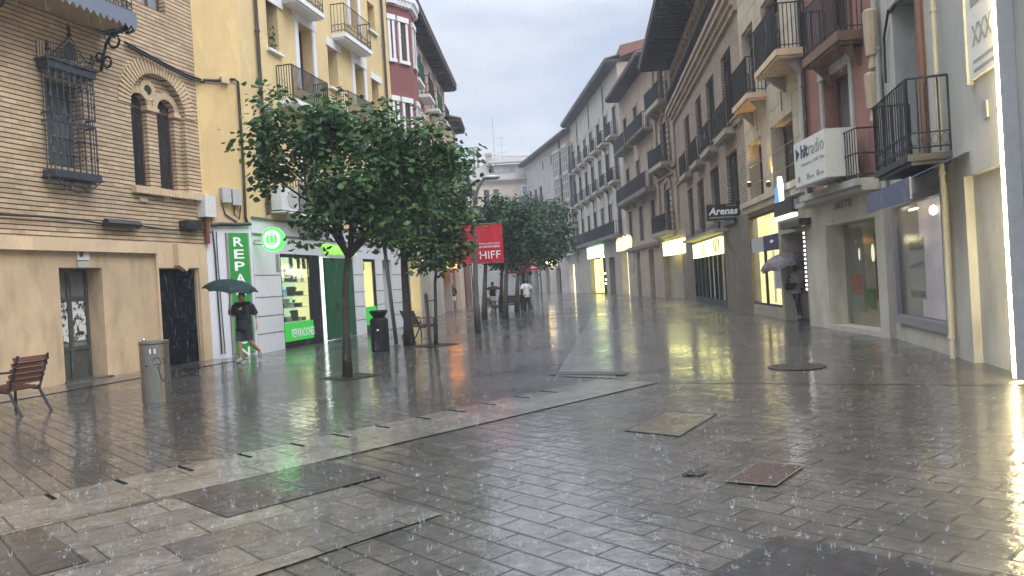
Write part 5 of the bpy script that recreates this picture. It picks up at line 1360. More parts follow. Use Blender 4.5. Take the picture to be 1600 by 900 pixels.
sheet('dark_slab', rect(2.6, 4.15, -2.1, .4), .012, 'slab_dark')
sheet('paving_strip', [(.62, 12.45), (1.5, 11.75), (6.6, 51.4), (6.0, 52.9)], .012, 'setts_pale')
d_ = (hl1-hl0).normalized(); n_ = Vector((-d_.y, d_.x))
# smooth strips along the house fronts
for nm, a, c, w_ in (('wall_pavement', Vector((-12.3, 6.9)), Vector((-8.1, 20.5)), 1.25),):
    d = (c-a).normalized(); n = Vector((d.y, -d.x))
    sheet(nm, [tuple(a), tuple(a+n*w_), tuple(c+n*w_), tuple(c)], .020, 'kerb_pale')
# drain slots between the slabs of the band
for i in range(26):
    u = -2.2+i*.56
    if u > 8.4: break
    m = MB().obox((0,0,.0005), Vector((U2[0],U2[1],0)), Vector((N2[0],N2[1],0)), Vector((0,0,1)), .017, .13 if i % 3 else .17, .0015)
    o = m.build('drain_slot', 'black_void'); x_, y_ = un(u+rnd.uniform(-.03,.03), BN0+.14); o.location = (x_, y_, .014)
    tag(o, 'short dark drain slot in the pale paving band', 'drain slot', 'drain slots along the pale paving band')
# covers and grates
def cover(name, quad, label, cat, fill, edge, cells=0, z=.012):
    ps = [Vector((x, y, 0)) for x, y in quad]; c = sum(ps, Vector())/4
    t = thing(name, label, cat, (c.x, c.y, z)); ps = [p-c for p in ps]
    m = MB(); ins = [p*.94 for p in ps]
    for i in range(4):
        a, d, e, f = ps[i], ps[(i+1)%4], ins[(i+1)%4], ins[i]
        up = Vector((0,0,.004)); m.add([a, d, e, f, a+up, d+up, e+up, f+up], [(4,5,6,7), (0,1,5,4), (3,7,6,2)])
    m.build('rim', edge, t)
    m = MB(); m.add([p+Vector((0,0,.002)) for p in ins], [(0,1,2,3)])
    if cells:
        for i in range(cells):
            for j in range(cells):
                f, g = (i+.5)/cells, (j+.5)/cells
                p = ins[0].lerp(ins[1], f).lerp(ins[3].lerp(ins[2], f), g); r = (ins[0]-ins[1]).length/cells*.3
                m.box(p.x-r, p.x+r, p.y-r, p.y+r, .002, .0045)
    m.build('plate', fill, t); return t
cover('manhole_cover', [tuple(gnd(*p)[:2]) for p in ((1185,724), (1258,730), (1212,762), (1132,755))], 'small rusty red manhole cover with pale metal rim', 'manhole cover', 'rust', 'brass_edge', 16)
cover('manhole_cover', [tuple(gnd(*p)[:2]) for p in ((1040,643), (1120,648), (1062,683), (975,674))], 'larger ochre tile filled manhole cover with thin dark rim', 'manhole cover', 'ochre_tile', 'cast_iron', 0, .006)
cover('valve_cover', [tuple(gnd(*p)[:2]) for p in ((1078,738), (1106,739), (1094,746), (1064,744))], 'tiny square dark valve cover beside the rusty cover', 'valve cover', 'cast_iron', 'cast_iron', 3)
t = thing('round_manhole', 'round cast iron manhole cover on the street before the shops', 'manhole cover', tuple(gnd(1245, 574)[:2]) + (.016,))
MB().lathe([(.43, 0), (.43, .004), (.36, .004), (.36, .002)], n=32).build('rim', 'cast_iron', t)
m = MB().lathe([(.355, 0), (.355, .003)], n=32)
for i in range(-4, 5):
    h = math.sqrt(max(0, .33**2-(i*.075)**2)); m.box(-h, h, i*.075-.018, i*.075+.018, .003, .006)
m.build('plate', 'cast_iron', t)
c = gnd(920, 585); t = thing('drain_grate', 'long slatted drain grate across the pale paving strip', 'drain grate', (c.x, c.y, .017), math.radians(-27))
MB().box(-.65, .65, -.17, .17, 0, .004).build('pit', 'soil', t)
m = MB(); 
for i in range(22): m.box(-.64+i*.06, -.605+i*.06, -.16, .16, .003, .006)
m.box(-.66, .66, -.18, -.16, .0, .006); m.box(-.66, .66, .16, .18, 0, .006); m.build('slats', 'cast_iron', t)

# ================================================================== TREES
def leaf_mesh(name, clusters, parent, size, greens, per, spread, droop=.5):
    vs = []; fs = []; cols = []
    r = rnd
    for (c, k, sp, shade) in clusters:
        for _ in range(int(per*k)):
            d = Vector((r.gauss(0,1), r.gauss(0,1), r.gauss(0,.75)))*sp*spread
            if d.length > sp*spread*2.1: d *= .5
            p = Vector(c)+d
            n = Vector((r.gauss(0,.55), r.gauss(0,.55), 1)).normalized()
            n = (n + d.normalized()*.5 if d.length > 1e-4 else n).normalized()
            a = Vector((r.gauss(0,1), r.gauss(0,1), -droop*abs(r.gauss(0,1)))); a = (a-n*a.dot(n)); a = a.normalized() if a.length > 1e-4 else Vector((1,0,0))
            s_ = n.cross(a); L = size*r.uniform(.65, 1.25); w = L*r.uniform(.38, .5)
            o = len(vs); fold = n*(-.14*L)
            vs += [p-a*L*.5, p-a*L*.2+s_*w+fold, p+a*L*.18+s_*w*.75+fold, p+a*L*.55-n*.1*L, p+a*L*.18-s_*w*.75+fold, p-a*L*.2-s_*w+fold, p]
            fs += [(o, o+1, o+6), (o+1, o+2, o+6), (o+2, o+3, o+6), (o+3, o+4, o+6), (o+4, o+5, o+6), (o+5, o, o+6)]
            g = greens[r.randrange(len(greens))]; q = shade*r.uniform(.7, 1.35)
            cols.append((g[0]*q, g[1]*q, g[2]*q, 1))
    me = bpy.data.meshes.new(name); me.from_pydata([tuple(v) for v in vs], [], fs)
    at_ = me.color_attributes.new('tint', 'FLOAT_COLOR', 'CORNER')
    buf = []
    for c in cols: buf += list(c)*18
    at_.data.foreach_set('color', buf)
    me.materials.append(M['stained_leaf'])
    o = bpy.data.objects.new(name, me); COL.objects.link(o); o.parent = parent; return o

G_DARK = [(.034,.084,.023), (.046,.106,.027), (.025,.064,.02), (.075,.14,.03), (.036,.09,.025)]
G_SHOP_LIT = [(.035,.085,.024), (.06,.125,.028), (.09,.15,.03), (.03,.075,.022)]  # yellowish shop light on the young tree, put into its leaf colours
G_FAR = [(.04,.085,.035), (.055,.105,.04), (.03,.068,.03)]
def tree(label, base, top, lobes, greens, leaf, per, rtrunk, trunk_pts=None, ncl=46, bark='bark', z0=.0, grate=True, group=None, spread=1.0):
    """lobes: (x, y, z, rx, ry, rz, weight) relative to the base; trunk runs to `top`, limbs reach every leaf clump"""
    t = thing('street_tree', label, 'tree', (base[0], base[1], .0), 0, group)
    pts = trunk_pts or [(0,0,0), (0,0,top*.5), (0,0,top)]
    m = MB(); k = len(pts)
    m.tube(pts, [rtrunk*1.35] + [rtrunk*(1.05-.35*i/(k-1)) for i in range(1, k)], 9)
    tip = Vector(pts[-1])
    W = sum(l[6] for l in lobes); cl = []
    for l in lobes:
        n = max(1, round(ncl*l[6]/W))
        hub = Vector((l[0], l[1], l[2]-l[5]*.35)); mid = tip.lerp(hub, .5)+Vector((rnd.gauss(0,.08), rnd.gauss(0,.08), .12))
        m.tube([tip-Vector((0,0,.1)), mid, hub], [rtrunk*.5, rtrunk*.36, rtrunk*.22], 6)
        for i in range(n):
            while True:
                q = Vector((rnd.uniform(-1,1), rnd.uniform(-1,1), rnd.uniform(-1,1)))
                if .3 < q.length < 1: break
            p = Vector((l[0]+q.x*l[3], l[1]+q.y*l[4], l[2]+q.z*l[5]))
            m.tube([hub, hub.lerp(p, .5)+Vector((rnd.gauss(0,.05), rnd.gauss(0,.05), .05)), p], [rtrunk*.2, rtrunk*.11, rtrunk*.05], 4, cap=False)
            cl.append((p, rnd.uniform(.6, 1.3), rnd.uniform(.75, 1.2), rnd.uniform(.7, 1.25)))
    m.build('trunk', bark, t, smooth=True)
    leaf_mesh('crown', cl, t, leaf, greens, per, .27*spread)
    return t
def grate(x, y, label, s=.55):
    t = thing('tree_grate', label, 'tree grate', (x, y, .013), math.radians(45)); m = MB()
    m.box(-s, s, -s, s, 0, .003).build('pit', 'soil', t)
    m = MB(); m.box(-s-.05, s+.05, -s-.05, -s, 0, .014); m.box(-s-.05, s+.05, s, s+.05, 0, .014); m.box(-s-.05, -s, -s, s, 0, .014); m.box(s, s+.05, -s, s, 0, .014)
    for i in range(-4, 5):
        if abs(i) > 0: m.box(i*s/5-.02, i*s/5+.02, -s, s, .004, .012)
    m.build('rim', 'cast_iron', t)
T1 = gnd(543, 590); T1 = (T1.x, T1.y); dT = T1[1]
def rel(px, py, d, base):
    p = at(px, py, d); return (p.x-base[0], p.y-base[1], p.z)
def lobe(px, py, d, base, rx, rz, w, ry=None):
    x, y, z = rel(px, py, d, base); return (x, y, z, rx, ry or rx*.9, rz, w)
tp = [(0,0,0)] + [rel(px, py, dT, T1) for px, py in ((541, 520), (539, 455), (544, 395))]
tree('nearest street tree with slim leaning trunk and broad dark green crown', T1, 0,
     [lobe(430, 220, dT-.1, T1, .65, .75, 1.0), lobe(420, 262, dT, T1, .4, .32, .4), lobe(490, 240, dT-.3, T1, .8, .85, 1.6), lobe(560, 215, dT+.1, T1, .8, .75, 1.6), lobe(575, 290, dT-.5, T1, .85, .7, 1.6), lobe(515, 312, dT-.2, T1, .5, .48, .8),
      lobe(640, 235, dT+.3, T1, .75, .6, 1.2), lobe(690, 245, dT+.2, T1, .4, .35, .5), lobe(645, 300, dT+.1, T1, .6, .55, 1.0), lobe(500, 352, dT-.1, T1, .26, .18, .22), lobe(580, 345, dT-.1, T1, .6, .42, .8), lobe(600, 190, dT, T1, .4, .3, .4), lobe(505, 195, dT, T1, .4, .28, .3)],
     G_DARK, .125, 78, .075, trunk_pts=tp, ncl=96)
grate(T1[0]+.05, T1[1], 'square iron tree grate under the nearest street tree', .36)
T2 = gnd(640, 540); T2 = (T2.x, T2.y); d2 = T2[1]
tp = [(0,0,0)] + [rel(px, py, d2, T2) for px, py in ((637, 500), (633, 440), (630, 385))]
tree('second street tree with thick dark trunk behind the black bin', T2, 0,
     [lobe(625, 318, d2, T2, 1.1, .8, 1.3), lobe(585, 330, d2, T2, .8, .55, .8), lobe(670, 300, d2, T2, 1.0, .9, 1.2), lobe(640, 270, d2+.4, T2, 1.2, .8, 1), lobe(705, 262, d2, T2, .55, .5, .5), lobe(610, 350, d2-.2, T2, .7, .35, .6)],
     G_DARK, .13, 85, .13, trunk_pts=tp, ncl=70, bark='bark')
T3 = gnd(681, 540); T3 = (T3.x, T3.y); d3 = T3[1]
tp = [(0,0,0)] + [rel(px, py, d3, T3) for px, py in ((681, 500), (680, 440), (684, 400))]
tree('young staked street tree with yellowish shop light tinted into green leaves beside the lamp post', T3, 0,
     [lobe(690, 345, d3, T3, .75, .75, 1.2), lobe(660, 380, d3, T3, .55, .5, .8), lobe(705, 375, d3, T3, .42, .55, .8), lobe(690, 400, d3, T3, .7, .35, .8), lobe(700, 315, d3, T3, .5, .4, .5)],
     G_SHOP_LIT, .13, 80, .05, trunk_pts=tp, ncl=46)
grate(T3[0], T3[1], 'square tree grate around the young staked tree', .4)
g_ = gnd(672, 539); t = thing('tree_stake', 'short wooden tree stake tied to the young tree', 'stake', (g_.x, g_.y, 0))
MB().tube([(0,0,0), (-.03,0,1.4), (-.05,0,1.42)], [.055, .05, .03], 8).build('post', 'stake_wood', t); MB().tube([(-.04,0,1.2), (.17,.0,1.22)], .015, 5).build('tie', 'cable_black', t)
fars = [((757, 499), [(755, 372, 1.6, 1.4), (770, 345, 1.3, 1.1), (742, 350, .9, 1.0)], 'far street tree with thin trunk just past the lamp post'),
        ((790, 498), [(800, 365, 1.5, 1.5), (785, 335, 1.3, .8), (825, 375, 1.1, 1.1)], 'far street tree with leaning trunk in front of the far benches'),
        ((808, 487), [(835, 350, 1.8, 1.5), (860, 380, 1.2, 1.3), (815, 330, 1.3, .9)], 'far dark street tree overhanging the middle of the street'),
        ((817, 483), [(850, 345, 1.5, 1.4), (868, 370, 1.0, 1.2), (830, 400, 1.4, .7)], 'farthest dark street tree of the row near the white shirt'),
        ((783, 486), [(775, 390, 1.4, 1.0), (795, 400, 1.3, .8)], 'far low crowned street tree above the seated passer-by')]
for (bp, lb, lab) in fars:
    g_ = gnd(*bp); B_ = (g_.x, g_.y); d = g_.y
    top_ = rel(bp[0]+2, 410, d, B_)
    tree(lab, B_, 0, [lobe(px, py, d, B_, rx, rz, rx*rz) for px, py, rx, rz in lb], G_FAR, .17, 62, .12, trunk_pts=[(0,0,0), (top_[0]*.4, 0, top_[2]*.5), top_], ncl=56, bark='bark_grey', group='far row of street trees', spread=1.25)

# ================================================================== STREET FURNITURE
g_ = gnd(620, 541); t = thing('slim_post', 'slim grey metal post between the black bin and the second tree', 'post', (g_.x, g_.y, 0))
MB().tube([(0,0,0), (-.1,0,1.5), (-.2,0,3.2)], .055, 10).build('shaft', 'lamp_pole', t, smooth=True); MB().lathe([(.1,0), (.1,.03), (.07,.05)], n=12).build('base', 'lamp_pole', t)
g_ = gnd(747, 521); dL = g_.y; t = thing('street_lamp', 'tall grey street lamp with curved arm carrying red banners', 'street lamp', (g_.x, g_.y, 0))
def lp(px, py): p = at(px, py, dL); return (p.x-g_.x, p.y-g_.y, p.z)
P = lambda px, py: lp(px, py)
low = [(0,0,0), (0,0,.5), P(746, 470)]
MB().tube([(0,0,0), (0,0,.9), (0,0,1.0), P(743, 440), P(741.5, 360), P(741, 325)], [.115, .115, .095, .085, .075, .07], 12).build('pole', 'lamp_pole', t, smooth=True)
MB().tube([P(741, 326), P(743, 308), P(747, 294), P(752, 284), P(758, 279), P(764, 278)], [.065, .06, .055, .05, .045, .045], 10).build('arm', 'lamp_pole', t, smooth=True)
hx = P(767, 277.5); rot = Matrix.Rotation(.0, 3, 'Y')
m = MB().ell((hx[0], hx[1], hx[2]), .30, .2, .075, 16, 8); m.build('lamp_head', 'lamp_head', t, smooth=True)
m = MB().lathe([(.2, -.075), (.17, -.09), (.02, -.095)], hx, 16); m.build('lens', 'hazy_glass', t)
pole_x = P(742, 380)[0]
def banner(x0, x1, z0, z1, label, rz, lines):
    tb = thing('festival_banner', label, 'banner', (g_.x, g_.y-.02, 0), rz)
    m = MB(); n = 8
    for i in range(n):
        a, c = x0+(x1-x0)*i/n, x0+(x1-x0)*(i+1)/n; ya, yc = .02*math.sin(i*1.1), .02*math.sin((i+1)*1.1)
        m.add([(a, ya-.006, z0), (c, yc-.006, z0), (c, yc-.006, z1), (a, ya-.006, z1), (a, ya+.006, z0), (c, yc+.006, z0), (c, yc+.006, z1), (a, ya+.006, z1)], [(0,1,2,3), (4,7,6,5), (0,4,5,1), (3,2,6,7)])
    m.build('cloth', 'banner_red', tb)
    m = MB().tube([(pole_x, 0, z1+.03), (x1 if x1 > 0 else x0, 0, z1+.03)], .018, 6); m.tube([(pole_x, 0, z0-.02), (x1 if x1 > 0 else x0, 0, z0-.02)], .015, 6); m.build('rod', 'lamp_pole', tb)
    if lines:
        w, h = x1-x0, z1-z0
        text('HIFF', 'letters', 'letter_white', tb, x0+w*.10, x0+w*.88, z0+h*.10, z0+h*.30, -.032)
        text('DE CINE DE HUESCA', 'letters', 'letter_white', tb, x0+w*.10, x0+w*.88, z0+h*.39, z0+h*.445, -.032, bold=.02)
        text('FESTIVAL INTERNACIONAL', 'letters', 'letter_white', tb, x0+w*.10, x0+w*.88, z0+h*.475, z0+h*.52, -.032)
    return tb
banner(P(744.5, 380)[0], P(786, 380)[0], P(765, 410)[2], P(765, 351)[2], 'red festival banner with white HIFF lettering right of the lamp post', 0, True)
banner(P(706, 380)[0], P(739, 380)[0], P(722, 412)[2], P(722, 353)[2], 'red festival banner without visible lettering half hidden by leaves', 0, False)
for (l, t_, r, bt, d, lab, txt) in ((793, 412, 821, 431, 44, 'small distant red banner reading HIFF under the far trees', 'HIFF'), (820, 411, 842, 425, 60, 'small farther red banner beyond the far trees', '')):
    c0, c1 = at(l, bt, d), at(r, t_, d)
    tb = thing('festival_banner', lab, 'banner', (c0.x, c0.y, 0)); w = c1.x-c0.x
    MB().box(0, w, -.01, .01, c0.z+.1, c1.z).build('cloth', 'banner_red', tb); MB().tube([(-.2, 0, c1.z+.03), (w, 0, c1.z+.03)], .02, 5).build('rod', 'lamp_pole', tb)
    MB().tube([(w+.06, 0, 0), (w+.06, 0, c1.z+.6)], .05, 8).build('post', 'lamp_pole', tb)
    if txt: text(txt, 'letters', 'letter_white', tb, w*.1, w*.9, c0.z+.2, c0.z+.2+(c1.z-c0.z)*.5, -.012, bold=.01)
    else: MB().box(w*.45, w*.8, -.014, -.0105, c0.z+.25, c0.z+.38).build('lettering', 'letter_white', tb)
# bins
g_ = gnd(595, 549); t = thing('litter_bin', 'round black litter bin with flared top on the left pavement', 'litter bin', (g_.x, g_.y, .008))
MB().lathe([(.23,0), (.235,.03), (.235,.80), (.225,.83), (.15,.88)], n=28).build('body', 'bin_black', t, smooth=False)
MB().lathe([(.15,.885), (.16,.90), (.22,.985), (.235,1.01), (.235,1.05), (.2,1.06), (.19,1.0)], n=28).build('rim', 'bin_black', t); MB().tube([(0,-.236,.55), (0,-.25,.56)], .03, 8).build('lock', 'steel', t)
g_ = gnd(246, 632); t = thing('steel_bin', 'worn steel cylinder litter bin with dark graffiti scribble', 'litter bin', (g_.x, g_.y, .008))
MB().lathe([(.20,0), (.20,.03), (.212,.035), (.215,.93), (.205,.94)], n=36).build('body', 'steel', t)
MB().lathe([(.216,.945), (.22,.95), (.22,.985), (.2,.99), (.12,.992)], n=36).build('lid', 'steel', t); MB().lathe([(.03,.99), (.035,1.01), (.015,1.04)], (-.12,-.06,0), 10).build('knob', 'steel', t); MB().lathe([(.195,-.004), (.195,.002)], n=30).build('foot', 'cast_iron', t)
def oncyl(pts, R, th0):   # strokes on the curved side, given in metres across and up
    return [(R*math.cos(th0+x/R), R*math.sin(th0+x/R), z) for x, z in pts]
th0 = math.atan2(-g_.y, -g_.x)
m = MB()
for st in ([(-.03,.70),(.02,.74),(.07,.72),(.09,.66),(.06,.6),(.02,.57)], [(-.02,.62),(.03,.64),(.1,.63)], [(.05,.62),(.06,.5),(.08,.4),(.12,.36),(.15,.42)], [(.12,.72),(.15,.68),(.14,.62)], [(-.12,.63),(-.11,.62)]): m.tube(oncyl(st, .217, th0), .0095, 5)
m.build('graffiti', 'graffiti', t); m = MB(); q = oncyl([(-.07,.80),(.02,.80),(.02,.875),(-.07,.875)], .2175, th0); m.add(q, [(0,1,2,3)]); m.build('sticker', 'sign_white', t)
m = MB(); q = oncyl([(-.13,.62)], .2165, th0)[0]; m.ell(q, .018, .018, .018, 8, 6); m.build('lock', 'cast_iron', t)

def bench(label, loc, az, width, wood, metal='iron', group=None):
    """armed street seat; local +y is the way it faces, x its width"""
    t = thing('street_bench', label, 'bench', loc, -math.radians(az), group)
    w = width/2
    for i in range(5):                                   # seat slats
        y = .25-i*.105; MB().box(-w, w, y-.045, y+.045, .415-.012*i, .445-.012*i).build('seat_slat', wood, t)
    for i in range(5):                                   # back slats
        a = i*.085; y, z = -.24-a*.42, .50+a
        m = MB(); Y = Vector((0, .39, .92)).normalized(); Zv = Vector((0, .92, -.39)).normalized(); m.obox((0, y, z), Vector((1,0,0)), Y, Zv, w, .036, .014); m.build('back_slat', wood, t)
    for sx in (-1, 1):
        x = sx*(w-.04)
        MB().tube([(x, .26, 0), (x, .25, .40)], .022, 6).build('leg', metal, t)
        MB().tube([(x, -.42, 0), (x, -.30, .2), (x, -.19, .40)], .022, 6).build('leg', metal, t)
        MB().tube([(x, .27, .39), (x, -.22, .35), (x, -.27, .50), (x, -.42, .9)], .02, 6).build('side_frame', metal, t)
        MB().tube([(x, .25, .40), (x, .27, .60), (x, .22, .65), (x, -.05, .65), (x, -.33, .66)], .018, 6).build('armrest', metal, t)
    return t
g_ = gnd(52, 646); bench('brown slatted single street seat with iron arms beside the beige wall', (g_.x-.32, g_.y+.05, .008), -76, .62, 'bench_wood')
g_ = gnd(650, 530); bench('dark street bench between the second tree and the stake', (g_.x+.1, g_.y+.3, .008), 62, 1.2, 'bench_dark')
g_ = gnd(772, 492); bench('far dark bench beside the dark umbrella under the trees', (g_.x, g_.y+.5, .008), 75, 1.6, 'bench_dark', group='far benches'); g_ = gnd(801, 488); bench('far dark bench between the tree trunks and the white shirt', (g_.x, g_.y+.5, .008), 200, 1.8, 'bench_dark', group='far benches')

# ================================================================== PEOPLE
def limb(m, pts, rs, n=10): m.tube(pts, rs, n)
def hand(m, wrist, direction, palm_n, s=1.0, curl=.5):
    """palm with four bent fingers and a thumb leaving its side"""
    d = Vector(direction).normalized(); nrm = Vector(palm_n); nrm = (nrm-d*nrm.dot(d)).normalized(); sd = d.cross(nrm)
    w = Vector(wrist); c = w+d*.05*s
    m.obox(c, d, sd, nrm, .05*s, .04*s, .014*s)
    for i, (o, L) in enumerate(((-.03, .068), (-.01, .078), (.011, .074), (.031, .058))):
        p0 = w+d*.095*s+sd*o*s; d1 = (d+nrm*curl*.5).normalized(); d2 = (d+nrm*curl*1.5).normalized()
        p1 = p0+d1*L*.55*s; p2 = p1+d2*L*.5*s; m.tube([p0-d*.02*s, p0, p1, p2], [.0095*s, .0095*s, .009*s, .007*s], 6)
    p0 = w+d*.03*s-sd*.036*s; p1 = p0+(d*.6-sd*.7+nrm*.3).normalized()*.04*s; p2 = p1+(d+nrm*.5).normalized()*.035*s
    m.tube([p0, p1, p2], [.012*s, .0105*s, .008*s], 6)

def person(label, loc, rz, J, shirt, trousers, skin='skin_tone', hair='hair_dark', shoe='shoe_grey', short=True, sleeve=.55, longhair=False, vox=.016, hat=None, top_len=0.0, curl=.6, palm=None, hips=1.0):
    """J: joints in local coordinates; the figure faces local -y"""
    t = thing('person', label, 'person', loc, rz)
    V = {k: Vector(v) for k, v in J.items()}
    m = MB()
    pel, ch, nk, hd = V['pelvis'], V['chest'], V['neck'], V['head']
    up = (nk-pel).normalized(); side = (V['sh_r']-V['sh_l']).normalized(); 
    rx = (V['sh_r']-V['sh_l']).length/2
    rot = Matrix((side, up.cross(side), up)).transposed()
    m.ell(pel+up*.02, rx*.86, .115, .15, 14, 10, rot); m.ell(pel.lerp(ch, .5), rx*.78, .11, .2, 14, 10, rot); m.ell(ch, rx*.9, .125, .2, 14, 10, rot)
    m.tube([V['sh_l'], ch+up*.14, V['sh_r']], [.06, .075, .06], 10); m.tube([ch+up*.1, nk, hd-Vector((0,0,.05))], [.075, .055, .052], 10)
    fw = -V.get('face', Vector((0, 1, 0)))          # face direction
    m.ell(hd+Vector((0,0,.02)), .077, .095, .112, 14, 10); m.ell(hd-Vector((0,0,.055))+fw*.02, .058, .07, .075, 12, 8)
    m.ell(hd+fw*.098-Vector((0,0,.015)), .014, .02, .022, 8, 6)
    sd = Vector((fw.y, -fw.x, 0))
    for q in (-1, 1):
        m.ell(hd+sd*q*.079-Vector((0,0,.01)), .012, .018, .03, 8, 6)
    for s_ in ('l', 'r'):
        limb(m, [V['sh_'+s_], V['el_'+s_], V['wr_'+s_]], [.056, .043, .03]); dr = V['wr_'+s_]-V['el_'+s_]
        hand(m, V['wr_'+s_], V.get('hd_'+s_, dr), (palm or {}).get(s_, side*(1 if s_ == 'l' else -1)), 1.0, curl)
        limb(m, [V['hip_'+s_], V['kn_'+s_], V['kn_'+s_].lerp(V['an_'+s_], .35), V['an_'+s_]], [.088*hips, .058, .057, .038])
        m.tube([V['an_'+s_], V['an_'+s_].lerp(V['to_'+s_], .4)-Vector((0,0,.0)), V['to_'+s_]], [.04, .042, .03], 8)
    remesh(m, 'body', skin, t, vox, 3)
    # clothes
    m = MB()
    m.ell(pel+up*.05, rx*.92+.02, .15, .17, 14, 10, rot); m.ell(pel.lerp(ch, .5), rx*.9+.015, .145, .22, 14, 10, rot); m.ell(ch, rx*.97+.01, .15, .22, 14, 10, rot); m.tube([V['sh_l'], ch+up*.15, V['sh_r']], [.078, .09, .078], 10)
    if top_len: m.tube([pel+up*.1, pel-Vector((0,0,top_len))], [rx*.86, rx*.98], 14)
    for s_ in ('l', 'r'):
        e = V['sh_'+s_].lerp(V['el_'+s_], sleeve*1.5) if sleeve < .67 else V['el_'+s_]
        m.tube([V['sh_'+s_], e], [.077, .078], 10)
        if sleeve > .9: m.tube([V['el_'+s_], V['wr_'+s_].lerp(V['el_'+s_], .15)], [.062, .05], 10)
    remesh(m, 'shirt', shirt, t, vox, 2)
    m = MB(); m.ell(pel-up*.02, rx*.92, .145, .16, 14, 10, rot)
    for s_ in ('l', 'r'):
        h, k, a = V['hip_'+s_], V['kn_'+s_], V['an_'+s_]
        if short: m.tube([h, h.lerp(k, short if isinstance(short, float) else .92)], [.115*hips, .1], 12)
        else: m.tube([h, k, a.lerp(k, .06)], [.105*hips, .078, .062], 12)
    remesh(m, 'shorts' if short else 'trousers', trousers, t, vox, 2)
    m = MB()
    hc = hd+Vector((0,0,.045))-fw*.018; m.ell(hc, .088, .1, .1, 14, 10)
    if longhair: m.ell(hd-fw*.07-Vector((0,0,.1)), .085, .05, .18, 12, 10)
    remesh(m, 'hair', hair, t, .012, 1)
    m = MB()
    for q in (-1, 1): m.ell(hd+fw*.088+sd*q*.032+Vector((0,0,.012)), .011, .008, .008, 8, 6)
    m.build('eyes', 'dark_cloth', t); m = MB().ell(hd+fw*.083-Vector((0,0,.06)), .024, .01, .007, 8, 6); m.build('mouth', 'brown_soffit', t)
    for s_ in ('l', 'r'):
        m = MB(); a, o = V['an_'+s_], V['to_'+s_]; m.tube([a-Vector((0,0,.02)), a.lerp(o, .35)-Vector((0,0,.02)), o-Vector((0,0,.005))], [.05, .052, .04], 10); remesh(m, 'shoe', shoe, t, .012, 2)
    return t
def umbrella(label, apex, axis, R, depth, handle_end, mat, n=8, crook=True):
    ax = Vector(axis).normalized(); t = thing('umbrella', label, 'umbrella', apex)
    q = ax.to_track_quat('Z', 'Y'); t.rotation_mode = 'QUATERNION'; t.rotation_quaternion = q
    m = MB(); k = 5; sub = 4
    prof = [(R*math.sin(i/k*1.25)/math.sin(1.25), -depth*(1-math.cos(i/k*1.25))/(1-math.cos(1.25))) for i in range(k+1)]
    vs = [(0,0,0)]; N = n*sub
    for i in range(1, k+1):
        for j in range(N):
            f = (j % sub)/sub; sc = 1-.10*math.sin(PI*f)*(i/k); a = 2*PI*j/N; r, z = prof[i]
            vs.append((r*sc*math.cos(a), r*sc*math.sin(a), z+.05*R*math.sin(PI*f)*(i/k)))
    fs = [(0, 1+j, 1+(j+1) % N) for j in range(N)]
    for i in range(k-1):
        for j in range(N): fs.append((1+i*N+j, 1+(i+1)*N+j, 1+(i+1)*N+(j+1) % N, 1+i*N+(j+1) % N))
    m.add(vs, fs); m.add([(x*.985, y*.985, z-.008) for x, y, z in vs], fs); m.build('canopy', mat, t, smooth=False)
    L = handle_end; m = MB().tube([(0,0,.07), (0,0,-L)], .008, 6); m.build('shaft', 'box_black', t)
    for j in range(n):
        a = 2*PI*j/n; m = MB().tube([(.0,.0,-.02)] + [(prof[i][0]*math.cos(a)*.98, prof[i][0]*math.sin(a)*.98, prof[i][1]-.012) for i in range(1, k+1)], .004, 4); m.build('rib', 'iron', t)
    m = MB().tube([(0,0,-L), (0,0,-L-.06), (.015,0,-L-.1), (.05,0,-L-.115), (.08,0,-L-.09), (.085,0,-L-.06)], .014, 8); m.build('handle', 'box_black', t)
    return t
# man with the green umbrella, walking left, seen half from the front
g_ = gnd(383, 566); MANP = g_
faceaz = math.radians(-28)
Jm = dict(pelvis=(0,0,.93), chest=(.0,-.02,1.27), neck=(0,-.02,1.47), head=(0,-.05,1.60), sh_l=(.20,.02,1.41), sh_r=(-.20,-.02,1.41),
          el_l=(.27,.12,1.14), wr_l=(.33,.02,.91), el_r=(-.27,-.05,1.15), wr_r=(-.22,-.25,1.24), hd_r=(0.1,-.12,1.0),
          hip_l=(.09,.0,.90), hip_r=(-.09,.0,.90), kn_l=(.11,.02,.50), an_l=(.16,.38,.22), to_l=(.17,.36,.06), kn_r=(-.08,-.12,.49), an_r=(-.08,-.09,.09), to_r=(-.09,-.29,.04))
man = person('man in dark T-shirt and shorts walking under a green umbrella past the shop sign', (g_.x+.03, g_.y, .01), math.radians(-12), Jm, 'navy_cloth', 'shorts_grey', sleeve=.6, short=.92, top_len=.14)
m = MB().add([(-.01,-.186,1.33), (.09,-.184,1.34), (.06,-.184,1.29), (.0,-.187,1.30)], [(0,1,2,3)]); m.add([(.02,-.187,1.36), (.10,-.183,1.37), (.07,-.185,1.345)], [(0,1,2)]); m.build('shirt_print', 'white_cloth', man)
mr = man.matrix_basis.copy() if False else Matrix.Translation((g_.x+.03, g_.y, .01)) @ Matrix.Rotation(math.radians(-12), 4, 'Z')
hp = mr @ Vector((-.19, -.33, 1.28)); apx = at(361, 437, g_.y-.35)
ax = (apx-hp)
umbrella('open dark green umbrella held by the walking man', tuple(apx), tuple(ax.normalized()), .66, .26, ax.length-.02, 'umbrella_green')
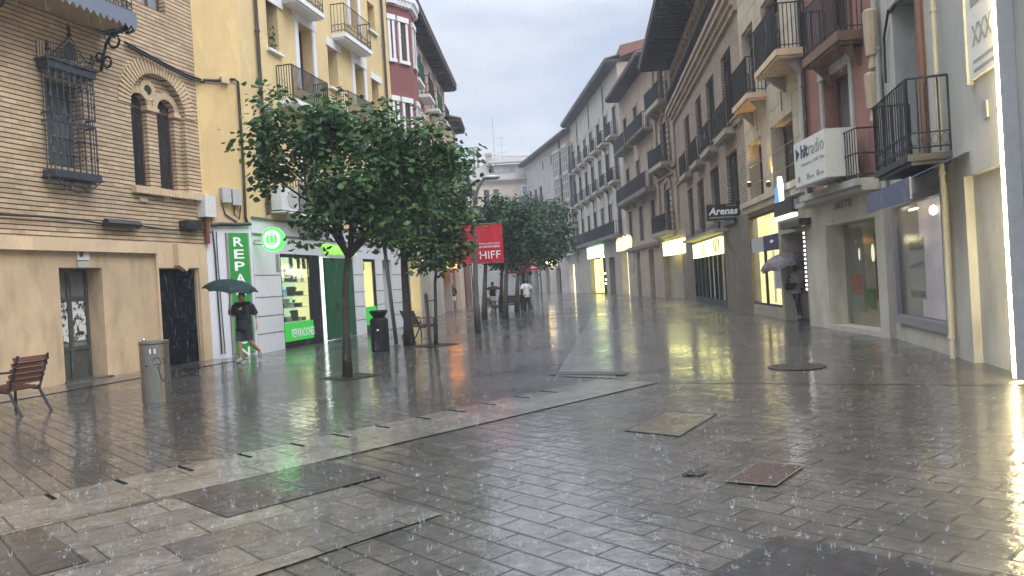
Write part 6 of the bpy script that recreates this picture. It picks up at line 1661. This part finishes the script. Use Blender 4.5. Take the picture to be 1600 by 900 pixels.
# figures farther along the street
def stand(h=1.0, **k):
    J = dict(pelvis=(0,0,.90), chest=(0,0,1.22), neck=(0,-.01,1.42), head=(0,-.03,1.55), sh_l=(.17,0,1.36), sh_r=(-.17,0,1.36), el_l=(.22,.03,1.1), wr_l=(.14,-.14,.98), el_r=(-.22,.03,1.1), wr_r=(-.14,-.14,.98),
             hip_l=(.085,0,.87), hip_r=(-.085,0,.87), kn_l=(.09,-.02,.47), an_l=(.09,.03,.08), to_l=(.1,-.16,.03), kn_r=(-.09,-.02,.47), an_r=(-.09,.03,.08), to_r=(-.1,-.16,.03)); J.update(k)
    return {a: tuple(c*h for c in v) for a, v in J.items()}
g_ = gnd(709, 486); person('person in dark top and white shorts standing before the orange door', (g_.x, g_.y, .0), math.radians(15), stand(1.06), 'dark_cloth', 'white_cloth', skin='skin_tan', sleeve=1.0, short=.6, vox=.02)
g_ = gnd(772, 488); gw_ = person('person in white shorts hurrying under a low dark umbrella by the far bench', (g_.x, g_.y-.5, .0), math.radians(170), stand(1.02, kn_l=(.09,-.16,.5), an_l=(.09,-.05,.09), to_l=(.09,-.25,.04), kn_r=(-.09,.04,.48), an_r=(-.09,.2,.1), to_r=(-.09,.05,.04), wr_r=(-.12,-.2,1.3), el_r=(-.22,-.05,1.12)), 'dark_cloth', 'white_cloth', skin='skin_tan', sleeve=.3, short=.55, vox=.02)
c_ = at(770, 447, g_.y-.6); umbrella('small dark umbrella over the person in white shorts', tuple(c_), (0, 0, 1), .46, .2, .5, 'dark_cloth')
g_ = gnd(824, 490); person('person in white T-shirt and dark trousers running down the middle of the street', (g_.x, g_.y, .0), math.radians(200), stand(1.04, pelvis=(0,.05,.9), chest=(0,-.03,1.22), neck=(0,-.1,1.41), head=(0,-.17,1.52), el_l=(.27,.12,1.15), wr_l=(.23,-.1,1.05), el_r=(-.26,.1,1.14), wr_r=(-.25,-.14,1.22), hip_l=(.085,.05,.87), hip_r=(-.085,.05,.87), kn_l=(.09,-.06,.48), an_l=(.09,.0,.08), to_l=(.09,-.19,.03), kn_r=(-.1,.1,.48), an_r=(-.12,.42,.2), to_r=(-.12,.38,.04)), 'white_cloth', 'dark_cloth', skin='skin_tan', short=0, sleeve=.6, vox=.02, top_len=.12)
g_ = gnd(1247, 498); LADY = g_
lady = person('person in grey top with dark shoulder bag and dark trousers under a patterned umbrella', (g_.x-.08, g_.y-.25, .0), math.radians(-50), stand(1.03, chest=(0,-.06,1.21), neck=(0,-.12,1.40), head=(0,-.19,1.50), wr_r=(-.1,-.32,1.2), el_r=(-.22,-.1,1.08), wr_l=(.16,-.2,.95), kn_l=(.09,-.14,.49), an_l=(.1,-.06,.08), to_l=(.1,-.27,.04), kn_r=(-.09,.06,.48), an_r=(-.1,.3,.14), to_r=(-.1,.18,.03)), 'grey_cloth', 'dark_cloth', short=0, sleeve=.6, vox=.016, top_len=.16, longhair=True)
mr = Matrix.Translation((g_.x-.08, g_.y-.25, 0)) @ Matrix.Rotation(math.radians(-50), 4, 'Z')
t = thing('shoulder_bag', 'dark shoulder bag carried at the hip of the person under the patterned umbrella', 'bag', tuple(mr @ Vector((-.05,-.2,.88))), math.radians(-50)+.4)
m = MB().box(-.17, .17, -.05, .05, 0, .2); o = m.build('body', 'dark_cloth', t); bv = o.modifiers.new('b', 'BEVEL'); bv.width = .03; bv.segments = 2
MB().tube([(-.15, 0, .19), (-.1, .1, .4), (.02, .2, .52), (.12, .1, .38), (.15, 0, .19)], .012, 5).build('strap', 'dark_cloth', t)
hp = mr @ Vector((-.1, -.38, 1.26)); apx = at(1219, 397, g_.y-.45); ax = apx-hp
umbrella('open pinkish patterned umbrella held low by the person at the bank doorway', tuple(apx), (-.30, -.05, .95), .72, .34, .62, 'umbrella_print')

# ================================================================== RAIN
m = MB(); r = random.Random(3)
for i in range(20000):                      # falling drops, denser near the eye because the box narrows with distance
    d = 3.2*math.exp(r.random()*2.4); px = r.uniform(-30, 1630); py = r.uniform(-20, 880)
    p = CAM + ray(px, py)*d
    if p.z < .05: continue
    L = r.uniform(.025, .06); w = r.uniform(.0009, .0016)*(.8+d*.06)
    m.add([p+Vector((-w,0,0)), p+Vector((w,0,0)), p+Vector((0,w,0)), p+Vector((0,0,L)), p-Vector((0,0,w*2))], [(0,1,3), (1,2,3), (2,0,3), (0,4,1), (1,4,2), (2,4,0)])
tag(m.build('rain', 'rain_drop'), 'thin falling raindrops across the street', 'rain', kind='stuff')
m = MB()
for i in range(6000):                      # splashes: a low ring of water with a few thrown beads
    d = 3.2*math.exp(r.random()*2.1); x = r.uniform(-.75, .75)*d
    y = d; z = .018; s = r.uniform(.12, .75)*r.uniform(.5, 1)
    k = r.randrange(1, 7); R_ = r.uniform(.004, .02)*s
    for j in range(k):
        a = 2*PI*j/k+r.random(); hgt = r.uniform(.008, .075)*s; ox_, oy_ = math.cos(a), math.sin(a); w = .0028*s
        p0 = Vector((x+ox_*R_, y+oy_*R_, z)); p1 = Vector((x+ox_*(R_+.02*s), y+oy_*(R_+.02*s), z+hgt))
        m.tube([p0, p0.lerp(p1, .6), p1], [w*1.6, w, w*.3], 4, cap=False)
        if r.random() < .5: m.ell(p1+Vector((ox_*.01, oy_*.01, r.uniform(.01,.05)*s)), w, w, w*1.3, 5, 4)
tag(m.build('rain_splashes', 'water_drop'), 'small splashes of raindrops on the wet paving', 'splash', kind='stuff')

# ================================================================== HAZE
hz = MB().box(-70, 80, -8, 175, -1.0, 40)
o = hz.build('haze', 'box_grey'); o.data.materials.clear()
hm = bpy.data.materials.new('rain_haze'); hm.use_nodes = True; nt = hm.node_tree; nt.nodes.clear()
vo = nt.nodes.new('ShaderNodeVolumePrincipled'); vo.inputs['Color'].default_value = (.9, .93, .97, 1); vo.inputs['Density'].default_value = HAZE if 'HAZE' in globals() else .0014
ou = nt.nodes.new('ShaderNodeOutputMaterial'); nt.links.new(vo.outputs[0], ou.inputs['Volume']); o.data.materials.append(hm)
tag(o, 'thin rain haze filling the street', 'haze', kind='stuff')

# ================================================================== LIGHT
SUN_EL, SUN_AZ = math.radians(50), math.radians(125)
w = bpy.data.worlds.new('World'); S.world = w; w.use_nodes = True; nt = w.node_tree; nt.nodes.clear()
N = nt.nodes.new; Lk = nt.links.new
sky = N('ShaderNodeTexSky'); sky.sky_type = 'NISHITA'; sky.sun_disc = False; sky.sun_elevation = SUN_EL; sky.sun_rotation = SUN_AZ; sky.air_density = 1.2; sky.dust_density = 3.0
bg1 = N('ShaderNodeBackground'); bg1.inputs[1].default_value = .06; Lk(sky.outputs[0], bg1.inputs[0])
tc = N('ShaderNodeTexCoord'); sp = N('ShaderNodeSeparateXYZ'); Lk(tc.outputs['Generated'], sp.inputs[0])
mp = N('ShaderNodeMapping'); mp.inputs['Scale'].default_value = (1.6, 1.6, 4.5); Lk(tc.outputs['Generated'], mp.inputs[0])
no = N('ShaderNodeTexNoise'); no.inputs['Scale'].default_value = 2.2; no.inputs['Detail'].default_value = 6; no.inputs['Roughness'].default_value = .52; Lk(mp.outputs[0], no.inputs['Vector'])
cr_ = N('ShaderNodeValToRGB'); Lk(no.outputs['Fac'], cr_.inputs[0]); e = cr_.color_ramp.elements
e[0].position = .36; e[0].color = (.475, .555, .715, 1); e[1].position = .66; e[1].color = (.80, .845, .93, 1)
# overcast sky: the zenith is about three times as bright as the horizon
el = N('ShaderNodeMath'); el.operation = 'MULTIPLY_ADD'; Lk(sp.outputs[2], el.inputs[0]); el.inputs[1].default_value = 4.2; el.inputs[2].default_value = -.8
mxn = N('ShaderNodeMath'); mxn.operation = 'MAXIMUM'; Lk(el.outputs[0], mxn.inputs[0]); mxn.inputs[1].default_value = .55
bg2 = N('ShaderNodeBackground'); Lk(cr_.outputs[0], bg2.inputs[0]); Lk(mxn.outputs[0], bg2.inputs[1])
ad = N('ShaderNodeMixShader'); ad.inputs[0].default_value = .88; Lk(bg1.outputs[0], ad.inputs[1]); Lk(bg2.outputs[0], ad.inputs[2])
ow = N('ShaderNodeOutputWorld'); Lk(ad.outputs[0], ow.inputs[0])
sl = bpy.data.lights.new('Sun', 'SUN'); sl.energy = .9; sl.angle = math.radians(40); sl.color = (1, .97, .92)
so = bpy.data.objects.new('Sun', sl); COL.objects.link(so)
sd = Vector((math.sin(SUN_AZ)*math.cos(SUN_EL), math.cos(SUN_AZ)*math.cos(SUN_EL), math.sin(SUN_EL))); so.rotation_euler = sd.to_track_quat('Z', 'Y').to_euler()
for p in SHOPL:
    l = bpy.data.lights.new('display_lamp', 'POINT'); l.energy = 9; l.color = (1, .95, .7); l.shadow_soft_size = .25
    o = bpy.data.objects.new('display_lamp', l); COL.objects.link(o); o.location = p
for (p, en, c) in LIGHTS:
    l = bpy.data.lights.new('uplight_lamp', 'SPOT'); l.energy = en; l.color = c; l.spot_size = math.radians(100); l.spot_blend = .6; l.shadow_soft_size = .05
    o = bpy.data.objects.new('uplight_lamp', l); COL.objects.link(o); o.location = p; o.rotation_euler = (math.radians(180), 0, 0)

# ================================================================== CAMERA
cd = bpy.data.cameras.new('Camera'); cam = bpy.data.objects.new('Camera', cd); COL.objects.link(cam)
cd.sensor_width = 36; cd.lens = FPX/1600*36; cd.clip_end = 2000; cd.clip_start = .05
cam.matrix_world = Matrix((( RT.x, UP.x, -FWD.x, 0), (RT.y, UP.y, -FWD.y, 0), (RT.z, UP.z, -FWD.z, EYE), (0,0,0,1)))
S.camera = cam
S.view_settings.view_transform = 'Standard'; S.view_settings.look = 'None'; S.view_settings.exposure = 1.02; S.view_settings.gamma = 1; S.view_settings.use_curve_mapping = False
S.cycles.use_denoising = True
try: S.cycles.denoiser = 'OPENIMAGEDENOISE'
except Exception: pass
S.cycles.max_bounces = 6; S.cycles.diffuse_bounces = 3; S.cycles.glossy_bounces = 3; S.cycles.transparent_max_bounces = 12; S.cycles.volume_bounces = 0
S.cycles.sample_clamp_indirect = 4; S.cycles.volume_max_steps = 64
